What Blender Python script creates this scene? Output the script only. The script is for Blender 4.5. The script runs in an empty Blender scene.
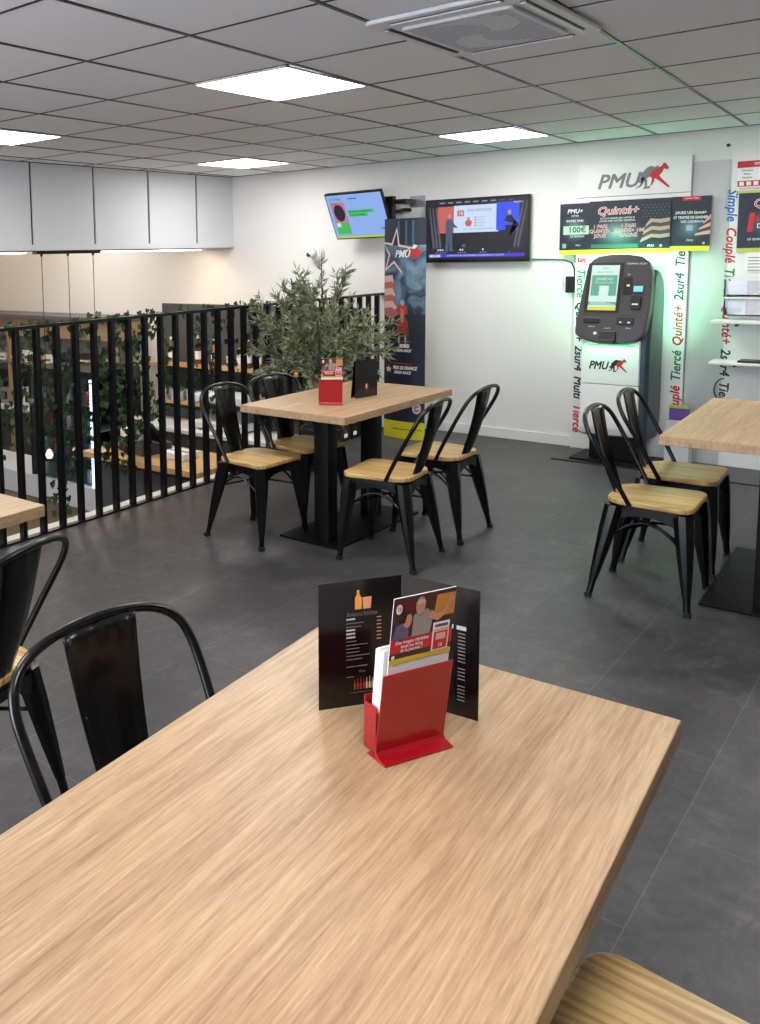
import bpy, bmesh, math, random
from mathutils import Matrix, Vector, Euler
PI = math.pi
scene = bpy.context.scene
col = scene.collection
# camera measured from the photograph: focal length and principal point in pixels of the 760 x 1024 frame
CAMF = (887.8322, 163.7220, 359.4284)
CAMM = Matrix(((0.731296, -0.061142, 0.679314, 2.457904), (0.681622, 0.101219, -0.724670, -1.862241), (-0.024452, 0.992984, 0.115697, 1.619390), (0, 0, 0, 1)))

# ------------------------------------------------------------------ materials
def lin(c):
    o = []
    for v in c[:3]:
        v = v / 255.0
        o.append(v / 12.92 if v <= 0.04045 else ((v + 0.055) / 1.055) ** 2.4)
    return (o[0], o[1], o[2], 1.0)

MATS = {}
def mat(name, c, rough=0.5, metal=0.0, emit=0.0, bump=0.0, bscale=60.0, var=0.0, coat=0.0, alpha=None, spec=0.5):
    if name in MATS: return MATS[name]
    m = bpy.data.materials.new(name); m.use_nodes = True
    nt = m.node_tree; b = nt.nodes['Principled BSDF']
    b.inputs['Base Color'].default_value = lin(c)
    b.inputs['Roughness'].default_value = rough
    b.inputs['Metallic'].default_value = metal
    b.inputs['Specular IOR Level'].default_value = spec
    if coat: b.inputs['Coat Weight'].default_value = coat
    if emit:
        b.inputs['Emission Color'].default_value = lin(c)
        b.inputs['Emission Strength'].default_value = emit
    if alpha is not None:
        b.inputs['Transmission Weight'].default_value = alpha
        b.inputs['IOR'].default_value = 1.3
    tc = nt.nodes.new('ShaderNodeTexCoord')
    nz = nt.nodes.new('ShaderNodeTexNoise'); nz.inputs['Scale'].default_value = bscale
    nz.inputs['Detail'].default_value = 4
    nt.links.new(tc.outputs['Object'], nz.inputs['Vector'])
    mx = nt.nodes.new('ShaderNodeMixRGB'); mx.blend_type = 'MULTIPLY'; mx.inputs[0].default_value = max(var, 0.02)
    mx.inputs[1].default_value = lin(c)
    nt.links.new(nz.outputs['Fac'], mx.inputs[2])
    if emit: b.inputs['Base Color'].default_value = (.01, .01, .01, 1)
    else: nt.links.new(mx.outputs[0], b.inputs['Base Color'])
    if bump:
        bp = nt.nodes.new('ShaderNodeBump'); bp.inputs['Strength'].default_value = bump; bp.inputs['Distance'].default_value = 0.004
        nt.links.new(nz.outputs['Fac'], bp.inputs['Height']); nt.links.new(bp.outputs[0], b.inputs['Normal'])
    MATS[name] = m
    return m

def wood(name, light, dark, sx, sy, rough=0.42, pine=False):
    m = bpy.data.materials.new(name); m.use_nodes = True
    nt = m.node_tree; b = nt.nodes['Principled BSDF']; b.inputs['Roughness'].default_value = rough
    N = nt.nodes.new; L = nt.links.new
    tc = N('ShaderNodeTexCoord'); mp = N('ShaderNodeMapping'); mp.inputs['Scale'].default_value = (sx, sy, sx * .3)
    L(tc.outputs['Object'], mp.inputs['Vector'])
    n1 = N('ShaderNodeTexNoise'); n1.inputs['Scale'].default_value = 1.0; n1.inputs['Detail'].default_value = 8; n1.inputs['Roughness'].default_value = 0.62
    n1.inputs['Distortion'].default_value = 0.4
    L(mp.outputs[0], n1.inputs['Vector'])
    mp2 = N('ShaderNodeMapping'); mp2.inputs['Scale'].default_value = (sx * 0.22, sy * 0.35, sx * 0.22)
    L(tc.outputs['Object'], mp2.inputs['Vector'])
    n2 = N('ShaderNodeTexNoise'); n2.inputs['Scale'].default_value = 1.0; n2.inputs['Detail'].default_value = 3
    L(mp2.outputs[0], n2.inputs['Vector'])
    if pine:
        wv = N('ShaderNodeTexWave'); wv.bands_direction = 'Y'; wv.inputs['Scale'].default_value = 15; wv.inputs['Distortion'].default_value = 7.0
        wv.inputs['Detail'].default_value = 1.5; wv.inputs['Detail Scale'].default_value = 0.6
        mp3 = N('ShaderNodeMapping'); mp3.inputs['Scale'].default_value = (0.35, 1, 1)
        L(tc.outputs['Object'], mp3.inputs['Vector']); L(mp3.outputs[0], wv.inputs['Vector'])
        ad = N('ShaderNodeMath'); ad.operation = 'MULTIPLY_ADD'; ad.inputs[1].default_value = 0.15
        L(wv.outputs['Fac'], ad.inputs[0])
        ml = N('ShaderNodeMath'); ml.operation = 'MULTIPLY'; ml.inputs[1].default_value = 0.84
        L(n1.outputs['Fac'], ml.inputs[0]); L(ml.outputs[0], ad.inputs[2]); src = ad.outputs[0]
    else:
        mp4 = N('ShaderNodeMapping'); mp4.inputs['Scale'].default_value = (sx * 3.2, sy * 3.5, sx * 1.0)
        L(tc.outputs['Object'], mp4.inputs['Vector'])
        n3 = N('ShaderNodeTexNoise'); n3.inputs['Scale'].default_value = 1.0; n3.inputs['Detail'].default_value = 5; n3.inputs['Roughness'].default_value = 0.7
        L(mp4.outputs[0], n3.inputs['Vector'])
        a3 = N('ShaderNodeMath'); a3.operation = 'MULTIPLY_ADD'; a3.inputs[1].default_value = 0.42; L(n3.outputs['Fac'], a3.inputs[0])
        ad = N('ShaderNodeMath'); ad.operation = 'MULTIPLY_ADD'; ad.inputs[1].default_value = 0.24
        ml = N('ShaderNodeMath'); ml.operation = 'MULTIPLY'; ml.inputs[1].default_value = 0.34
        L(n2.outputs['Fac'], ad.inputs[0]); L(n1.outputs['Fac'], ml.inputs[0]); L(ml.outputs[0], ad.inputs[2]); L(ad.outputs[0], a3.inputs[2]); src = a3.outputs[0]
    cr = N('ShaderNodeValToRGB'); e = cr.color_ramp.elements
    e[0].position = 0.36; e[0].color = lin(dark); e[1].position = 0.60; e[1].color = lin(light)
    L(src, cr.inputs[0]); L(cr.outputs[0], b.inputs['Base Color'])
    bp = N('ShaderNodeBump'); bp.inputs['Strength'].default_value = 0.12; bp.inputs['Distance'].default_value = 0.002
    L(n1.outputs['Fac'], bp.inputs['Height']); L(bp.outputs[0], b.inputs['Normal'])
    MATS[name] = m; return m

OAK = wood('light_oak_laminate', (196, 165, 128), (142, 108, 76), 85, 3.2)
PINE = wood('varnished_pine', (206, 174, 112), (160, 120, 62), 2.5, 40, rough=0.35, pine=True)
SHELFWOOD = wood('bar_shelf_wood', (205, 170, 118), (170, 130, 82), 4, 60)
TANWOOD = wood('tan_panel_wood', (186, 158, 128), (158, 130, 100), 3, 20)
BLACKMETAL = mat('black_gloss_metal', (5, 5, 6), 0.27, 0.0, coat=0.12, spec=.4)
BLACKSATIN = mat('black_satin_metal', (6, 6, 8), 0.5, 0.0, spec=.2)
RAILBLACK = mat('black_railing_paint', (6, 7, 10), 0.32, spec=.35)
WALL = mat('white_wall_paint', (232, 231, 228), 0.7, bump=0.05, bscale=150)
CREAM = mat('cream_wall_paint', (236, 226, 212), 0.75)
PANELW = mat('pale_grey_cladding', (212, 213, 216), 0.6)
WHITE = mat('white_board', (232, 232, 230), 0.45)
WHITEP = mat('white_plastic', (225, 225, 224), 0.4)
GREYW = mat('pale_grey_matt', (200, 201, 202), 0.6)
BLACKP = mat('black_plastic', (12, 12, 14), 0.35)
DARK = mat('charcoal_plastic', (58, 56, 60), 0.38)
TEAL = mat('dark_teal_metal', (40, 62, 70), 0.35)
GREY = mat('mid_grey_paint', (104, 104, 103), 0.6)
DGREY = mat('dark_grey_panel', (78, 79, 80), 0.6)
RED = mat('red_plastic', (158, 12, 24), 0.28, coat=0.3)
REDB = mat('bright_red_plastic', (226, 22, 40), 0.2, coat=0.4)
YEL = mat('yellow_print', (222, 212, 40), 0.5)
PAPER = mat('white_paper', (240, 238, 238), 0.6)
CHROME = mat('brushed_steel', (170, 172, 176), 0.3, 0.9)
NAVY = mat('navy_print', (22, 30, 48), 0.45)
PRED = mat('print_red', (196, 32, 44), 0.5)
PGREY = mat('print_grey', (118, 120, 124), 0.5)
PBLK = mat('print_black', (16, 16, 20), 0.4)
PBLUE = mat('print_blue', (26, 112, 186), 0.5)
PGREEN = mat('print_green', (22, 122, 72), 0.5)
PDARKBLUE = mat('print_dark_blue', (30, 40, 66), 0.5)
PWHITE = mat('print_white', (225, 225, 225), 0.5)
PPINK = mat('print_faded_red', (170, 96, 90), 0.5)
PTAN = mat('print_tan', (196, 160, 128), 0.5)
PBROWN = mat('print_brown', (70, 44, 34), 0.5)
PORANGE = mat('print_orange', (226, 150, 70), 0.5)
PSTEEL = mat('print_steel_blue', (66, 88, 112), 0.5)
PMIST = mat('print_mist', (140, 168, 176), 0.5)
PTEAL = mat('print_teal', (48, 92, 90), 0.5)
PPURPLE = mat('print_purple', (96, 64, 140), 0.5)
PSKIN = mat('print_skin', (198, 140, 112), 0.5)
PSHIRT = mat('print_grey_shirt', (150, 144, 140), 0.5)
PPINKD = mat('print_dusty_pink', (208, 168, 160), 0.5)

def emi(name, c, s): return mat(name, c, 0.5, emit=s)

def ceil_mat():
    m = mat('ceiling_tile', (243, 243, 246), 0.85, bump=0.25, bscale=350, var=0.08)
    return m
CEIL = ceil_mat()
GRID = mat('ceiling_grid_black', (22, 22, 26), 0.3, 0.6)

def floor_mat():
    m = bpy.data.materials.new('dark_stone_vinyl'); m.use_nodes = True
    nt = m.node_tree; b = nt.nodes['Principled BSDF']; N = nt.nodes.new; L = nt.links.new
    tc = N('ShaderNodeTexCoord'); mp = N('ShaderNodeMapping')
    mp.inputs['Rotation'].default_value = (0, 0, PI / 2); mp.inputs['Location'].default_value = (0.285, -0.145, 0)
    L(tc.outputs['Object'], mp.inputs['Vector'])
    bk = N('ShaderNodeTexBrick'); bk.inputs['Scale'].default_value = 1.0
    bk.inputs['Brick Width'].default_value = 0.925; bk.inputs['Row Height'].default_value = 0.44
    bk.inputs['Mortar Size'].default_value = 0.0018; bk.offset = 0.5
    bk.inputs['Color1'].default_value = (0.32, 0.32, 0.32, 1); bk.inputs['Color2'].default_value = (0.60, 0.60, 0.60, 1); bk.inputs['Mortar'].default_value = (0.9, 0.9, 0.9, 1)
    L(mp.outputs[0], bk.inputs['Vector'])
    n1 = N('ShaderNodeTexNoise'); n1.inputs['Scale'].default_value = 3.2; n1.inputs['Detail'].default_value = 9; n1.inputs['Roughness'].default_value = 0.66; n1.inputs['Distortion'].default_value = 0.8
    mps = N('ShaderNodeMapping'); mps.inputs['Scale'].default_value = (0.8, 1.5, 1); L(tc.outputs['Object'], mps.inputs['Vector']); L(mps.outputs[0], n1.inputs['Vector'])
    n2 = N('ShaderNodeTexNoise'); n2.inputs['Scale'].default_value = 11; n2.inputs['Detail'].default_value = 10; n2.inputs['Roughness'].default_value = .72; n2.inputs['Distortion'].default_value = 1.5
    L(tc.outputs['Object'], n2.inputs['Vector'])
    cr = N('ShaderNodeValToRGB'); e = cr.color_ramp.elements
    e[0].position = 0.32; e[0].color = lin((50, 49, 51)); e[1].position = 0.72; e[1].color = lin((76, 74, 76))
    L(n1.outputs['Fac'], cr.inputs[0])
    m1 = N('ShaderNodeMixRGB'); m1.blend_type = 'OVERLAY'; m1.inputs[0].default_value = 0.5; L(cr.outputs[0], m1.inputs[1]); L(bk.outputs['Color'], m1.inputs[2])
    m2 = N('ShaderNodeMixRGB'); m2.blend_type = 'OVERLAY'; m2.inputs[0].default_value = 0.85; L(m1.outputs[0], m2.inputs[1]); L(n2.outputs['Fac'], m2.inputs[2])
    n4 = N('ShaderNodeTexNoise'); n4.inputs['Scale'].default_value = 4.5; n4.inputs['Detail'].default_value = 12; n4.inputs['Roughness'].default_value = .78; n4.inputs['Distortion'].default_value = .9
    mp4 = N('ShaderNodeMapping'); mp4.inputs['Scale'].default_value = (1.6, .8, 1); mp4.inputs['Rotation'].default_value = (0, 0, .6); L(tc.outputs['Object'], mp4.inputs['Vector']); L(mp4.outputs[0], n4.inputs['Vector'])
    c4 = N('ShaderNodeValToRGB'); e4 = c4.color_ramp.elements; e4[0].position = .53; e4[0].color = (0, 0, 0, 1); e4[1].position = .78; e4[1].color = (.42, .42, .42, 1); L(n4.outputs['Fac'], c4.inputs[0])
    m4 = N('ShaderNodeMixRGB'); L(c4.outputs[0], m4.inputs[0]); L(m2.outputs[0], m4.inputs[1]); m4.inputs[2].default_value = lin((124, 122, 123))
    c5 = N('ShaderNodeValToRGB'); e5 = c5.color_ramp.elements; e5[0].position = .30; e5[0].color = (.45, .45, .45, 1); e5[1].position = .52; e5[1].color = (0, 0, 0, 1); L(n4.outputs['Fac'], c5.inputs[0])
    m5 = N('ShaderNodeMixRGB'); L(c5.outputs[0], m5.inputs[0]); L(m4.outputs[0], m5.inputs[1]); m5.inputs[2].default_value = lin((40, 39, 41))
    m6 = N('ShaderNodeMixRGB'); m6.blend_type = 'MIX'; mf = N('ShaderNodeMath'); mf.operation = 'MULTIPLY'; mf.inputs[1].default_value = .22; L(bk.outputs['Fac'], mf.inputs[0]); L(mf.outputs[0], m6.inputs[0])
    L(m5.outputs[0], m6.inputs[1]); m6.inputs[2].default_value = lin((120, 118, 118)); L(m6.outputs[0], b.inputs['Base Color'])
    b.inputs['Roughness'].default_value = 0.42
    rr = N('ShaderNodeMapRange'); rr.inputs['To Min'].default_value = 0.36; rr.inputs['To Max'].default_value = 0.55; L(n1.outputs['Fac'], rr.inputs['Value']); L(rr.outputs[0], b.inputs['Roughness'])
    bp = N('ShaderNodeBump'); bp.inputs['Strength'].default_value = 0.15; bp.inputs['Distance'].default_value = 0.003
    L(n2.outputs['Fac'], bp.inputs['Height']); L(bp.outputs[0], b.inputs['Normal'])
    return m
FLOOR = floor_mat()

def leaf_mat(name, a, b_, rough=0.5):
    m = bpy.data.materials.new(name); m.use_nodes = True
    nt = m.node_tree; b = nt.nodes['Principled BSDF']; N = nt.nodes.new; L = nt.links.new
    tc = N('ShaderNodeTexCoord'); nz = N('ShaderNodeTexNoise'); nz.inputs['Scale'].default_value = 22; nz.inputs['Detail'].default_value = 3
    L(tc.outputs['Object'], nz.inputs['Vector'])
    cr = N('ShaderNodeValToRGB'); e = cr.color_ramp.elements
    e[0].position = 0.35; e[0].color = lin(a); e[1].position = 0.65; e[1].color = lin(b_)
    L(nz.outputs['Fac'], cr.inputs[0]); L(cr.outputs[0], b.inputs['Base Color']); b.inputs['Roughness'].default_value = rough
    MATS[name] = m; return m
OLIVE = leaf_mat('olive_leaf', (86, 100, 70), (168, 176, 136), 0.55)
IVY = leaf_mat('ivy_leaf', (22, 46, 24), (66, 98, 54), 0.5)
BARK = mat('olive_bark', (104, 88, 68), 0.9, bump=0.6, bscale=40, var=0.5)
STEM = mat('ivy_stem', (60, 62, 40), 0.8)

# ------------------------------------------------------------------ mesh builder
class MB:
    def __init__(s): s.v = []; s.f = []; s.m = []; s.mats = []
    def mi(s, m):
        if m not in s.mats: s.mats.append(m)
        return s.mats.index(m)
    def add(s, vs, fs, m, M=None):
        o = len(s.v); k = s.mi(m)
        for p in vs:
            p = Vector(p)
            s.v.append(tuple(M @ p if M is not None else p))
        for f in fs: s.f.append([i + o for i in f]); s.m.append(k)
        return s
    def box(s, a, b, m, M=None):
        x0, y0, z0 = a; x1, y1, z1 = b
        vs = [(x0,y0,z0),(x1,y0,z0),(x1,y1,z0),(x0,y1,z0),(x0,y0,z1),(x1,y0,z1),(x1,y1,z1),(x0,y1,z1)]
        return s.add(vs, [(3,2,1,0),(4,5,6,7),(0,1,5,4),(1,2,6,5),(2,3,7,6),(3,0,4,7)], m, M)
    def poly(s, pts, m, M=None): return s.add(pts, [list(range(len(pts)))], m, M)
    def prism(s, pts, t, m, M=None):          # outline in xy, extruded along z by t
        n = len(pts)
        vs = [(x, y, 0) for x, y in pts] + [(x, y, t) for x, y in pts]
        fs = [list(range(n))[::-1], list(range(n, 2 * n))] + [(i, (i + 1) % n, n + (i + 1) % n, n + i) for i in range(n)]
        return s.add(vs, fs, m, M)
    def tube(s, pts, r, m, seg=8, M=None, closed=False):
        pts = [Vector(p) for p in pts]; n = len(pts)
        rr = r if isinstance(r, (list, tuple)) else [r] * n
        vs = []; fs = []; prev = None
        for i in range(n):
            if closed: t = pts[(i + 1) % n] - pts[i - 1]
            else: t = pts[min(i + 1, n - 1)] - pts[max(i - 1, 0)]
            t.normalize()
            if prev is None:
                a = Vector((0, 0, 1)) if abs(t.z) < 0.9 else Vector((1, 0, 0))
                u = t.cross(a).normalized()
            else:
                u = (prev - t * prev.dot(t)).normalized()
            prev = u; w = t.cross(u)
            for k in range(seg):
                an = 2 * PI * k / seg
                vs.append(pts[i] + (u * math.cos(an) + w * math.sin(an)) * rr[i])
        for i in range(n if closed else n - 1):
            j = (i + 1) % n
            for k in range(seg):
                fs.append((i * seg + k, i * seg + (k + 1) % seg, j * seg + (k + 1) % seg, j * seg + k))
        if not closed:
            fs.append(list(range(seg))[::-1]); fs.append([(n - 1) * seg + k for k in range(seg)])
        return s.add(vs, fs, m, M)
    def lathe(s, prof, m, seg=16, M=None):     # prof: (r, z)
        vs = []; fs = []; n = len(prof)
        for r, z in prof:
            for k in range(seg):
                a = 2 * PI * k / seg; vs.append((max(r, 1e-4) * math.cos(a), max(r, 1e-4) * math.sin(a), z))
        for i in range(n - 1):
            for k in range(seg): fs.append((i * seg + k, i * seg + (k + 1) % seg, (i + 1) * seg + (k + 1) % seg, (i + 1) * seg + k))
        fs.append(list(range(seg))[::-1]); fs.append([(n - 1) * seg + k for k in range(seg)])
        return s.add(vs, fs, m, M)
    def loft(s, secs, m, M=None):              # list of rings, same length
        n = len(secs[0]); vs = [p for r in secs for p in r]; fs = []
        for i in range(len(secs) - 1):
            for k in range(n): fs.append((i * n + k, i * n + (k + 1) % n, (i + 1) * n + (k + 1) % n, (i + 1) * n + k))
        fs.append(list(range(n))[::-1]); fs.append([(len(secs) - 1) * n + k for k in range(n)])
        return s.add(vs, fs, m, M)
    def text(s, txt, size, m, M, align='CENTER', bold=0.0, shear=0.0, ext=0.0004, fit=None):
        vs, fs, w = text_mesh(txt, size, align, 0.0, shear, ext)
        if fit and w > 1e-6:
            k = fit / w; vs = [(x * k, y, z) for x, y, z in vs]
        d = bold * size * .7
        for q, (dx, dy) in enumerate(((0, 0),) if bold <= 0 else ((-d, -d), (d, -d), (-d, d), (d, d))):
            s.add([(x + dx, y + dy, z + q * 4e-5) for x, y, z in vs], fs, m, M)
        return s
    def build(s, name, parent=None, loc=None, smooth=False, bevel=0.0, bseg=2, rot=None):
        me = bpy.data.meshes.new(name); me.from_pydata(s.v, [], s.f)
        for m in s.mats: me.materials.append(m)
        for p, k in zip(me.polygons, s.m): p.material_index = k; p.use_smooth = smooth
        me.update()
        bm = bmesh.new(); bm.from_mesh(me); bmesh.ops.recalc_face_normals(bm, faces=bm.faces); bm.to_mesh(me); bm.free()
        o = bpy.data.objects.new(name, me); col.objects.link(o)
        if parent is not None: o.parent = parent
        if loc is not None: o.location = loc
        if rot is not None: o.rotation_euler = rot
        if bevel:
            b = o.modifiers.new('bevel', 'BEVEL'); b.width = bevel; b.segments = bseg; b.limit_method = 'ANGLE'; b.angle_limit = 0.6
        if smooth:
            me.set_sharp_from_angle(angle=0.7)
        return o
_tc = {}
def text_mesh(txt, size, align, bold, shear, ext):
    k = (txt, align, bold, shear)
    if k not in _tc:
        c = bpy.data.curves.new('t', 'FONT'); c.body = txt; c.size = 1.0; c.align_x = align; c.align_y = 'CENTER'
        c.offset = bold; c.shear = shear; c.extrude = 0; c.resolution_u = 2; c.fill_mode = 'FRONT'
        o = bpy.data.objects.new('t', c)
        me = bpy.data.meshes.new_from_object(o)
        vs = [tuple(v.co) for v in me.vertices]; fs = [tuple(p.vertices) for p in me.polygons]
        bpy.data.objects.remove(o); bpy.data.curves.remove(c); bpy.data.meshes.remove(me)
        _tc[k] = (vs, fs)
    vs, fs = _tc[k]
    w = (max(v[0] for v in vs) - min(v[0] for v in vs)) * size if vs else 0
    return [(x * size, y * size, 0) for x, y, z in vs], fs, w

def frame(o, x, y):
    """matrix with origin o, local x along x, local y along y, z = x cross y"""
    x = Vector(x).normalized(); y = Vector(y).normalized(); z = x.cross(y)
    return Matrix(((x.x, y.x, z.x, o[0]), (x.y, y.y, z.y, o[1]), (x.z, y.z, z.z, o[2]), (0, 0, 0, 1)))
def T(x, y, z=0): return Matrix.Translation((x, y, z))

def tag(o, label, cat, group=None, kind=None):
    o['label'] = label
    if cat: o['category'] = cat
    if group: o['group'] = group
    if kind: o['kind'] = kind
    return o
def thing(name, label, cat, loc=(0, 0, 0), rz=0.0, group=None):
    o = bpy.data.objects.new(name, None); o.empty_display_size = 0.1; col.objects.link(o)
    o.location = loc; o.rotation_euler = (0, 0, rz); return tag(o, label, cat, group)
def struct(o, label=None):
    o['kind'] = 'structure'
    if label: o['label'] = label
    return o
def copy_tree(o, parent=None):
    c = o.copy(); col.objects.link(c); c.parent = parent
    for ch in [x for x in bpy.data.objects if x.parent == o]:
        copy_tree(ch, c)
    return c
def rrect(x0, y0, x1, y1, r, n=5):
    if not isinstance(r, (list, tuple)): r = [r] * 4
    cs = [(x1 - r[0], y1 - r[0], 0, r[0]), (x0 + r[1], y1 - r[1], 90, r[1]), (x0 + r[2], y0 + r[2], 180, r[2]), (x1 - r[3], y0 + r[3], 270, r[3])]
    out = []
    for cx, cy, a0, rr in cs:
        for i in range(n + 1):
            a = math.radians(a0 + 90 * i / n); out.append((cx + rr * math.cos(a), cy + rr * math.sin(a)))
    return out

# ------------------------------------------------------------------ room
YW = 5.571; CZ = 2.421; XL = -9.0; XR = 4.4; YF = -3.6; RX = -1.575; LZ = -0.9
TX, TY, SK = 0.566, 0.696, -0.048
b = MB(); b.box((RX - 0.0, YF, -0.16), (XR, YW, 0), FLOOR)
struct(b.build('floor'))
b = MB(); b.box((RX - 0.16, YF, -0.30), (RX - 0.001, YW, -0.012), mat('pale_stone_edge', (200, 196, 186), 0.6))
struct(b.build('trim_1'))
b = MB(); b.box((XL, YF, LZ - 0.1), (RX - 0.16, YW, LZ), mat('brown_floor', (96, 78, 60), 0.5, var=0.4, bscale=6))
struct(b.build('floor_lower'))
b = MB(); b.box((RX - 0.12, YF, LZ), (RX - 0.02, YW, -0.30), GREY); struct(b.build('wall_slab_face'))
b = MB(); b.box((XL - 0.1, YW, LZ), (XR + 0.1, YW + 0.1, CZ + 0.2), WALL); struct(b.build('wall_back'))
b = MB(); b.box((XL - 0.1, YF, LZ), (XL, YW, CZ + 0.2), CREAM); struct(b.build('wall_left'))
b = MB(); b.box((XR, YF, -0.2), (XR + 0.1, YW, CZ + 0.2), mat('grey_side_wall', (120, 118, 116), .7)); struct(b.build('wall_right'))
b = MB(); b.box((XL - 0.1, YF - 0.1, LZ), (XR + 0.1, YF, CZ + 0.2), WALL); struct(b.build('wall_front'))
# ceiling tiles and grid
b = MB()
b.box((XL, YF, CZ + 0.004), (XR, YW, CZ + 0.12), CEIL)
def gx(i, y): return i * TX + (y / TY - 8) * TY * SK
for i in range(-6, 9):
    w = 0.0082
    pts = []
    y0, y1 = YF, YW
    xa0, xa1 = gx(i, y0), gx(i, y1)
    b.add([(xa0 - w, y0, CZ), (xa0 + w, y0, CZ), (xa1 + w, y1, CZ), (xa1 - w, y1, CZ),
           (xa0 - w, y0, CZ + 0.004), (xa0 + w, y0, CZ + 0.004), (xa1 + w, y1, CZ + 0.004), (xa1 - w, y1, CZ + 0.004)],
          [(3, 2, 1, 0), (0, 1, 5, 4), (1, 2, 6, 5), (2, 3, 7, 6), (3, 0, 4, 7)], GRID)
for j in range(-5, 9):
    w = 0.0052; y = j * TY
    if j == 8: y -= 0.006
    b.box((-3.46, y - w, CZ + 0.001), (XR, y + w, CZ + 0.004), GRID)
struct(b.build('ceiling'))
# bulkhead over the bar with five flat panels
b = MB()
joints = [0.8, 1.48, 2.18, 2.885, 3.595, 4.295, 4.99, YW]
b.box((-3.52, YF, 1.70), (-3.474, YW, CZ + 0.1), BLACKP)
for a, c in zip([YF, -2.7, -2.0, -1.3, -0.6, 0.1] + joints[:-1], [-2.7, -2.0, -1.3, -0.6, 0.1, 0.8] + joints[1:]):
    b.box((-3.474, a + 0.012, 1.692), (-3.462, c - (0.012 if c < YW - .01 else 0), CZ - 0.004), PANELW)
struct(b.build('wall_left_upper'), 'pale grey flat cladding panels with black joints above the bar')
b = MB(); b.box((-3.85, YF, 1.690), (-3.46, YW, 1.74), PANELW); struct(b.build('ceiling_lower'))
b = MB(); b.box((-3.485, YF, 1.684), (-3.462, YW, 1.690), BLACKP); struct(b.build('trim_2'))
b = MB(); b.box((-0.98, YW - 0.014, 0), (0.03, YW, 0.085), WHITE); b.box((1.5, YW - 0.014, 0), (XR, YW, 0.085), WHITE); b.box((RX + .04, YW - 0.014, 0), (-0.98, YW, 0.085), WHITE)
struct(b.build('baseboard_back', bevel=0.003))
# thin strip, greyer than the wall, between the two display boards
b = MB(); b.box((0.815, YW - 0.03, 0), (1.055, YW, 2.2), GREYW); struct(b.build('grey_strip'))

# ------------------------------------------------------------------ ceiling lights
LIT = emi('light_panel_glow', (255, 253, 250), 10.0)
def light_panel(i, j, label):
    x0 = gx(i - 1, (j - 0.5) * TY) + 0.012; x1 = gx(i, (j - 0.5) * TY) - 0.012; y0 = (j - 1) * TY + 0.01; y1 = j * TY - 0.01
    cx, cy = (x0 + x1) / 2, (y0 + y1) / 2; hx, hy = (x1 - x0) / 2, (y1 - y0) / 2
    t = thing('ceiling_light', label, 'ceiling light', (cx, cy, CZ - 0.006), group='square panel lights in the ceiling')
    f = MB()
    for s in (-1, 1):
        f.box((s * hx - (0.012 if s > 0 else 0), -hy, 0), (s * hx + (0.012 if s < 0 else 0), hy, 0.008), WHITEP)
        f.box((-hx, s * hy - (0.012 if s > 0 else 0), 0), (hx, s * hy + (0.012 if s < 0 else 0), 0.008), WHITEP)
    f.build('frame', t)
    d = MB(); d.box((-hx + .012, -hy + .012, 0.002), (hx - .012, hy - .012, 0.007), LIT); d.build('diffuser', t)
light_panel(0, 3, 'large bright square ceiling panel light nearest the camera, left of the air conditioner')
light_panel(0, 7, 'bright ceiling panel light above the wide television')
light_panel(-4, 3, 'bright ceiling panel light cut off by the left edge of the photo')
light_panel(-4, 7, 'small far ceiling panel light near the back left corner')
light_panel(4, 7, 'ceiling panel light beyond the right edge above the right table')
light_panel(4, 3, 'ceiling panel light to the right out of the frame')
light_panel(0, -1, 'ceiling panel light behind the camera over the near table')
light_panel(4, -1, 'ceiling panel light behind the camera on the right')
light_panel(-9, 7, 'ceiling panel light over the bar hidden by the bulkhead, far one')
light_panel(-9, 3, 'ceiling panel light over the bar hidden by the bulkhead, near one')
light_panel(-4, -1, 'ceiling panel light behind the camera near the railing')

# ------------------------------------------------------------------ air conditioner cassette
t = thing('air_conditioner_cassette', 'white square air conditioner cassette with round grille in the ceiling', 'air conditioner', (1.06, 1.37, CZ - 0.018))
hw, hl = 0.285, 0.375
b = MB(); b.prism(rrect(-hw, -hl, hw, hl, 0.03), 0.017, WHITEP); b.build('panel', t, bevel=0.006)
b = MB(); b.prism(rrect(-hw + .085, -hl + .115, hw - .085, hl - .105, 0.02), 0.012, mat('grille_plastic', (214, 213, 214), 0.5), T(0, 0, -0.012)); b.build('grille_frame', t, bevel=0.003)
g = MB(); SL = mat('grille_slot', (176, 176, 180), 0.6)
for i_ in range(-13, 14):
    for j_ in range(-19, 20):
        x, y = i_ * .0145, j_ * .0145
        if abs(x) > hw - .10 or abs(y) > hl - .128: continue
        r_ = math.hypot(x, y); a = math.atan2(y, x) + r_ * 6
        if math.cos(a * 2) > .45 and r_ > .03 and r_ < .24: continue
        g.box((x - .0045, y - .0045, -.0135), (x + .0045, y + .0045, -.0118), SL)
g.build('vent_grille', t)
b = MB()
for s in (-1, 1):
    b.box((s * (hw - .045) - 0.012, -hl + .1, -0.003), (s * (hw - .045) + 0.012, hl - .1, 0.001), DARK)
    b.box((-hw + .09, s * (hl - .045) - 0.012, -0.003), (hw - .09, s * (hl - .045) + 0.012, 0.001), DARK)
b.build('air_slot', t)
for s in (-1, 1):
    b = MB(); b.box((s * (hw - .043) - 0.012, -hl + .1, -0.009), (s * (hw - .043) + 0.006, hl - .1, -0.004), WHITEP); b.build('louvre', t, bevel=0.002)
    b = MB(); b.box((-hw + .09, s * (hl - .043) - 0.012, -0.009), (hw - .09, s * (hl - .043) + 0.006, -0.004), WHITEP); b.build('louvre', t, bevel=0.002)

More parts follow.
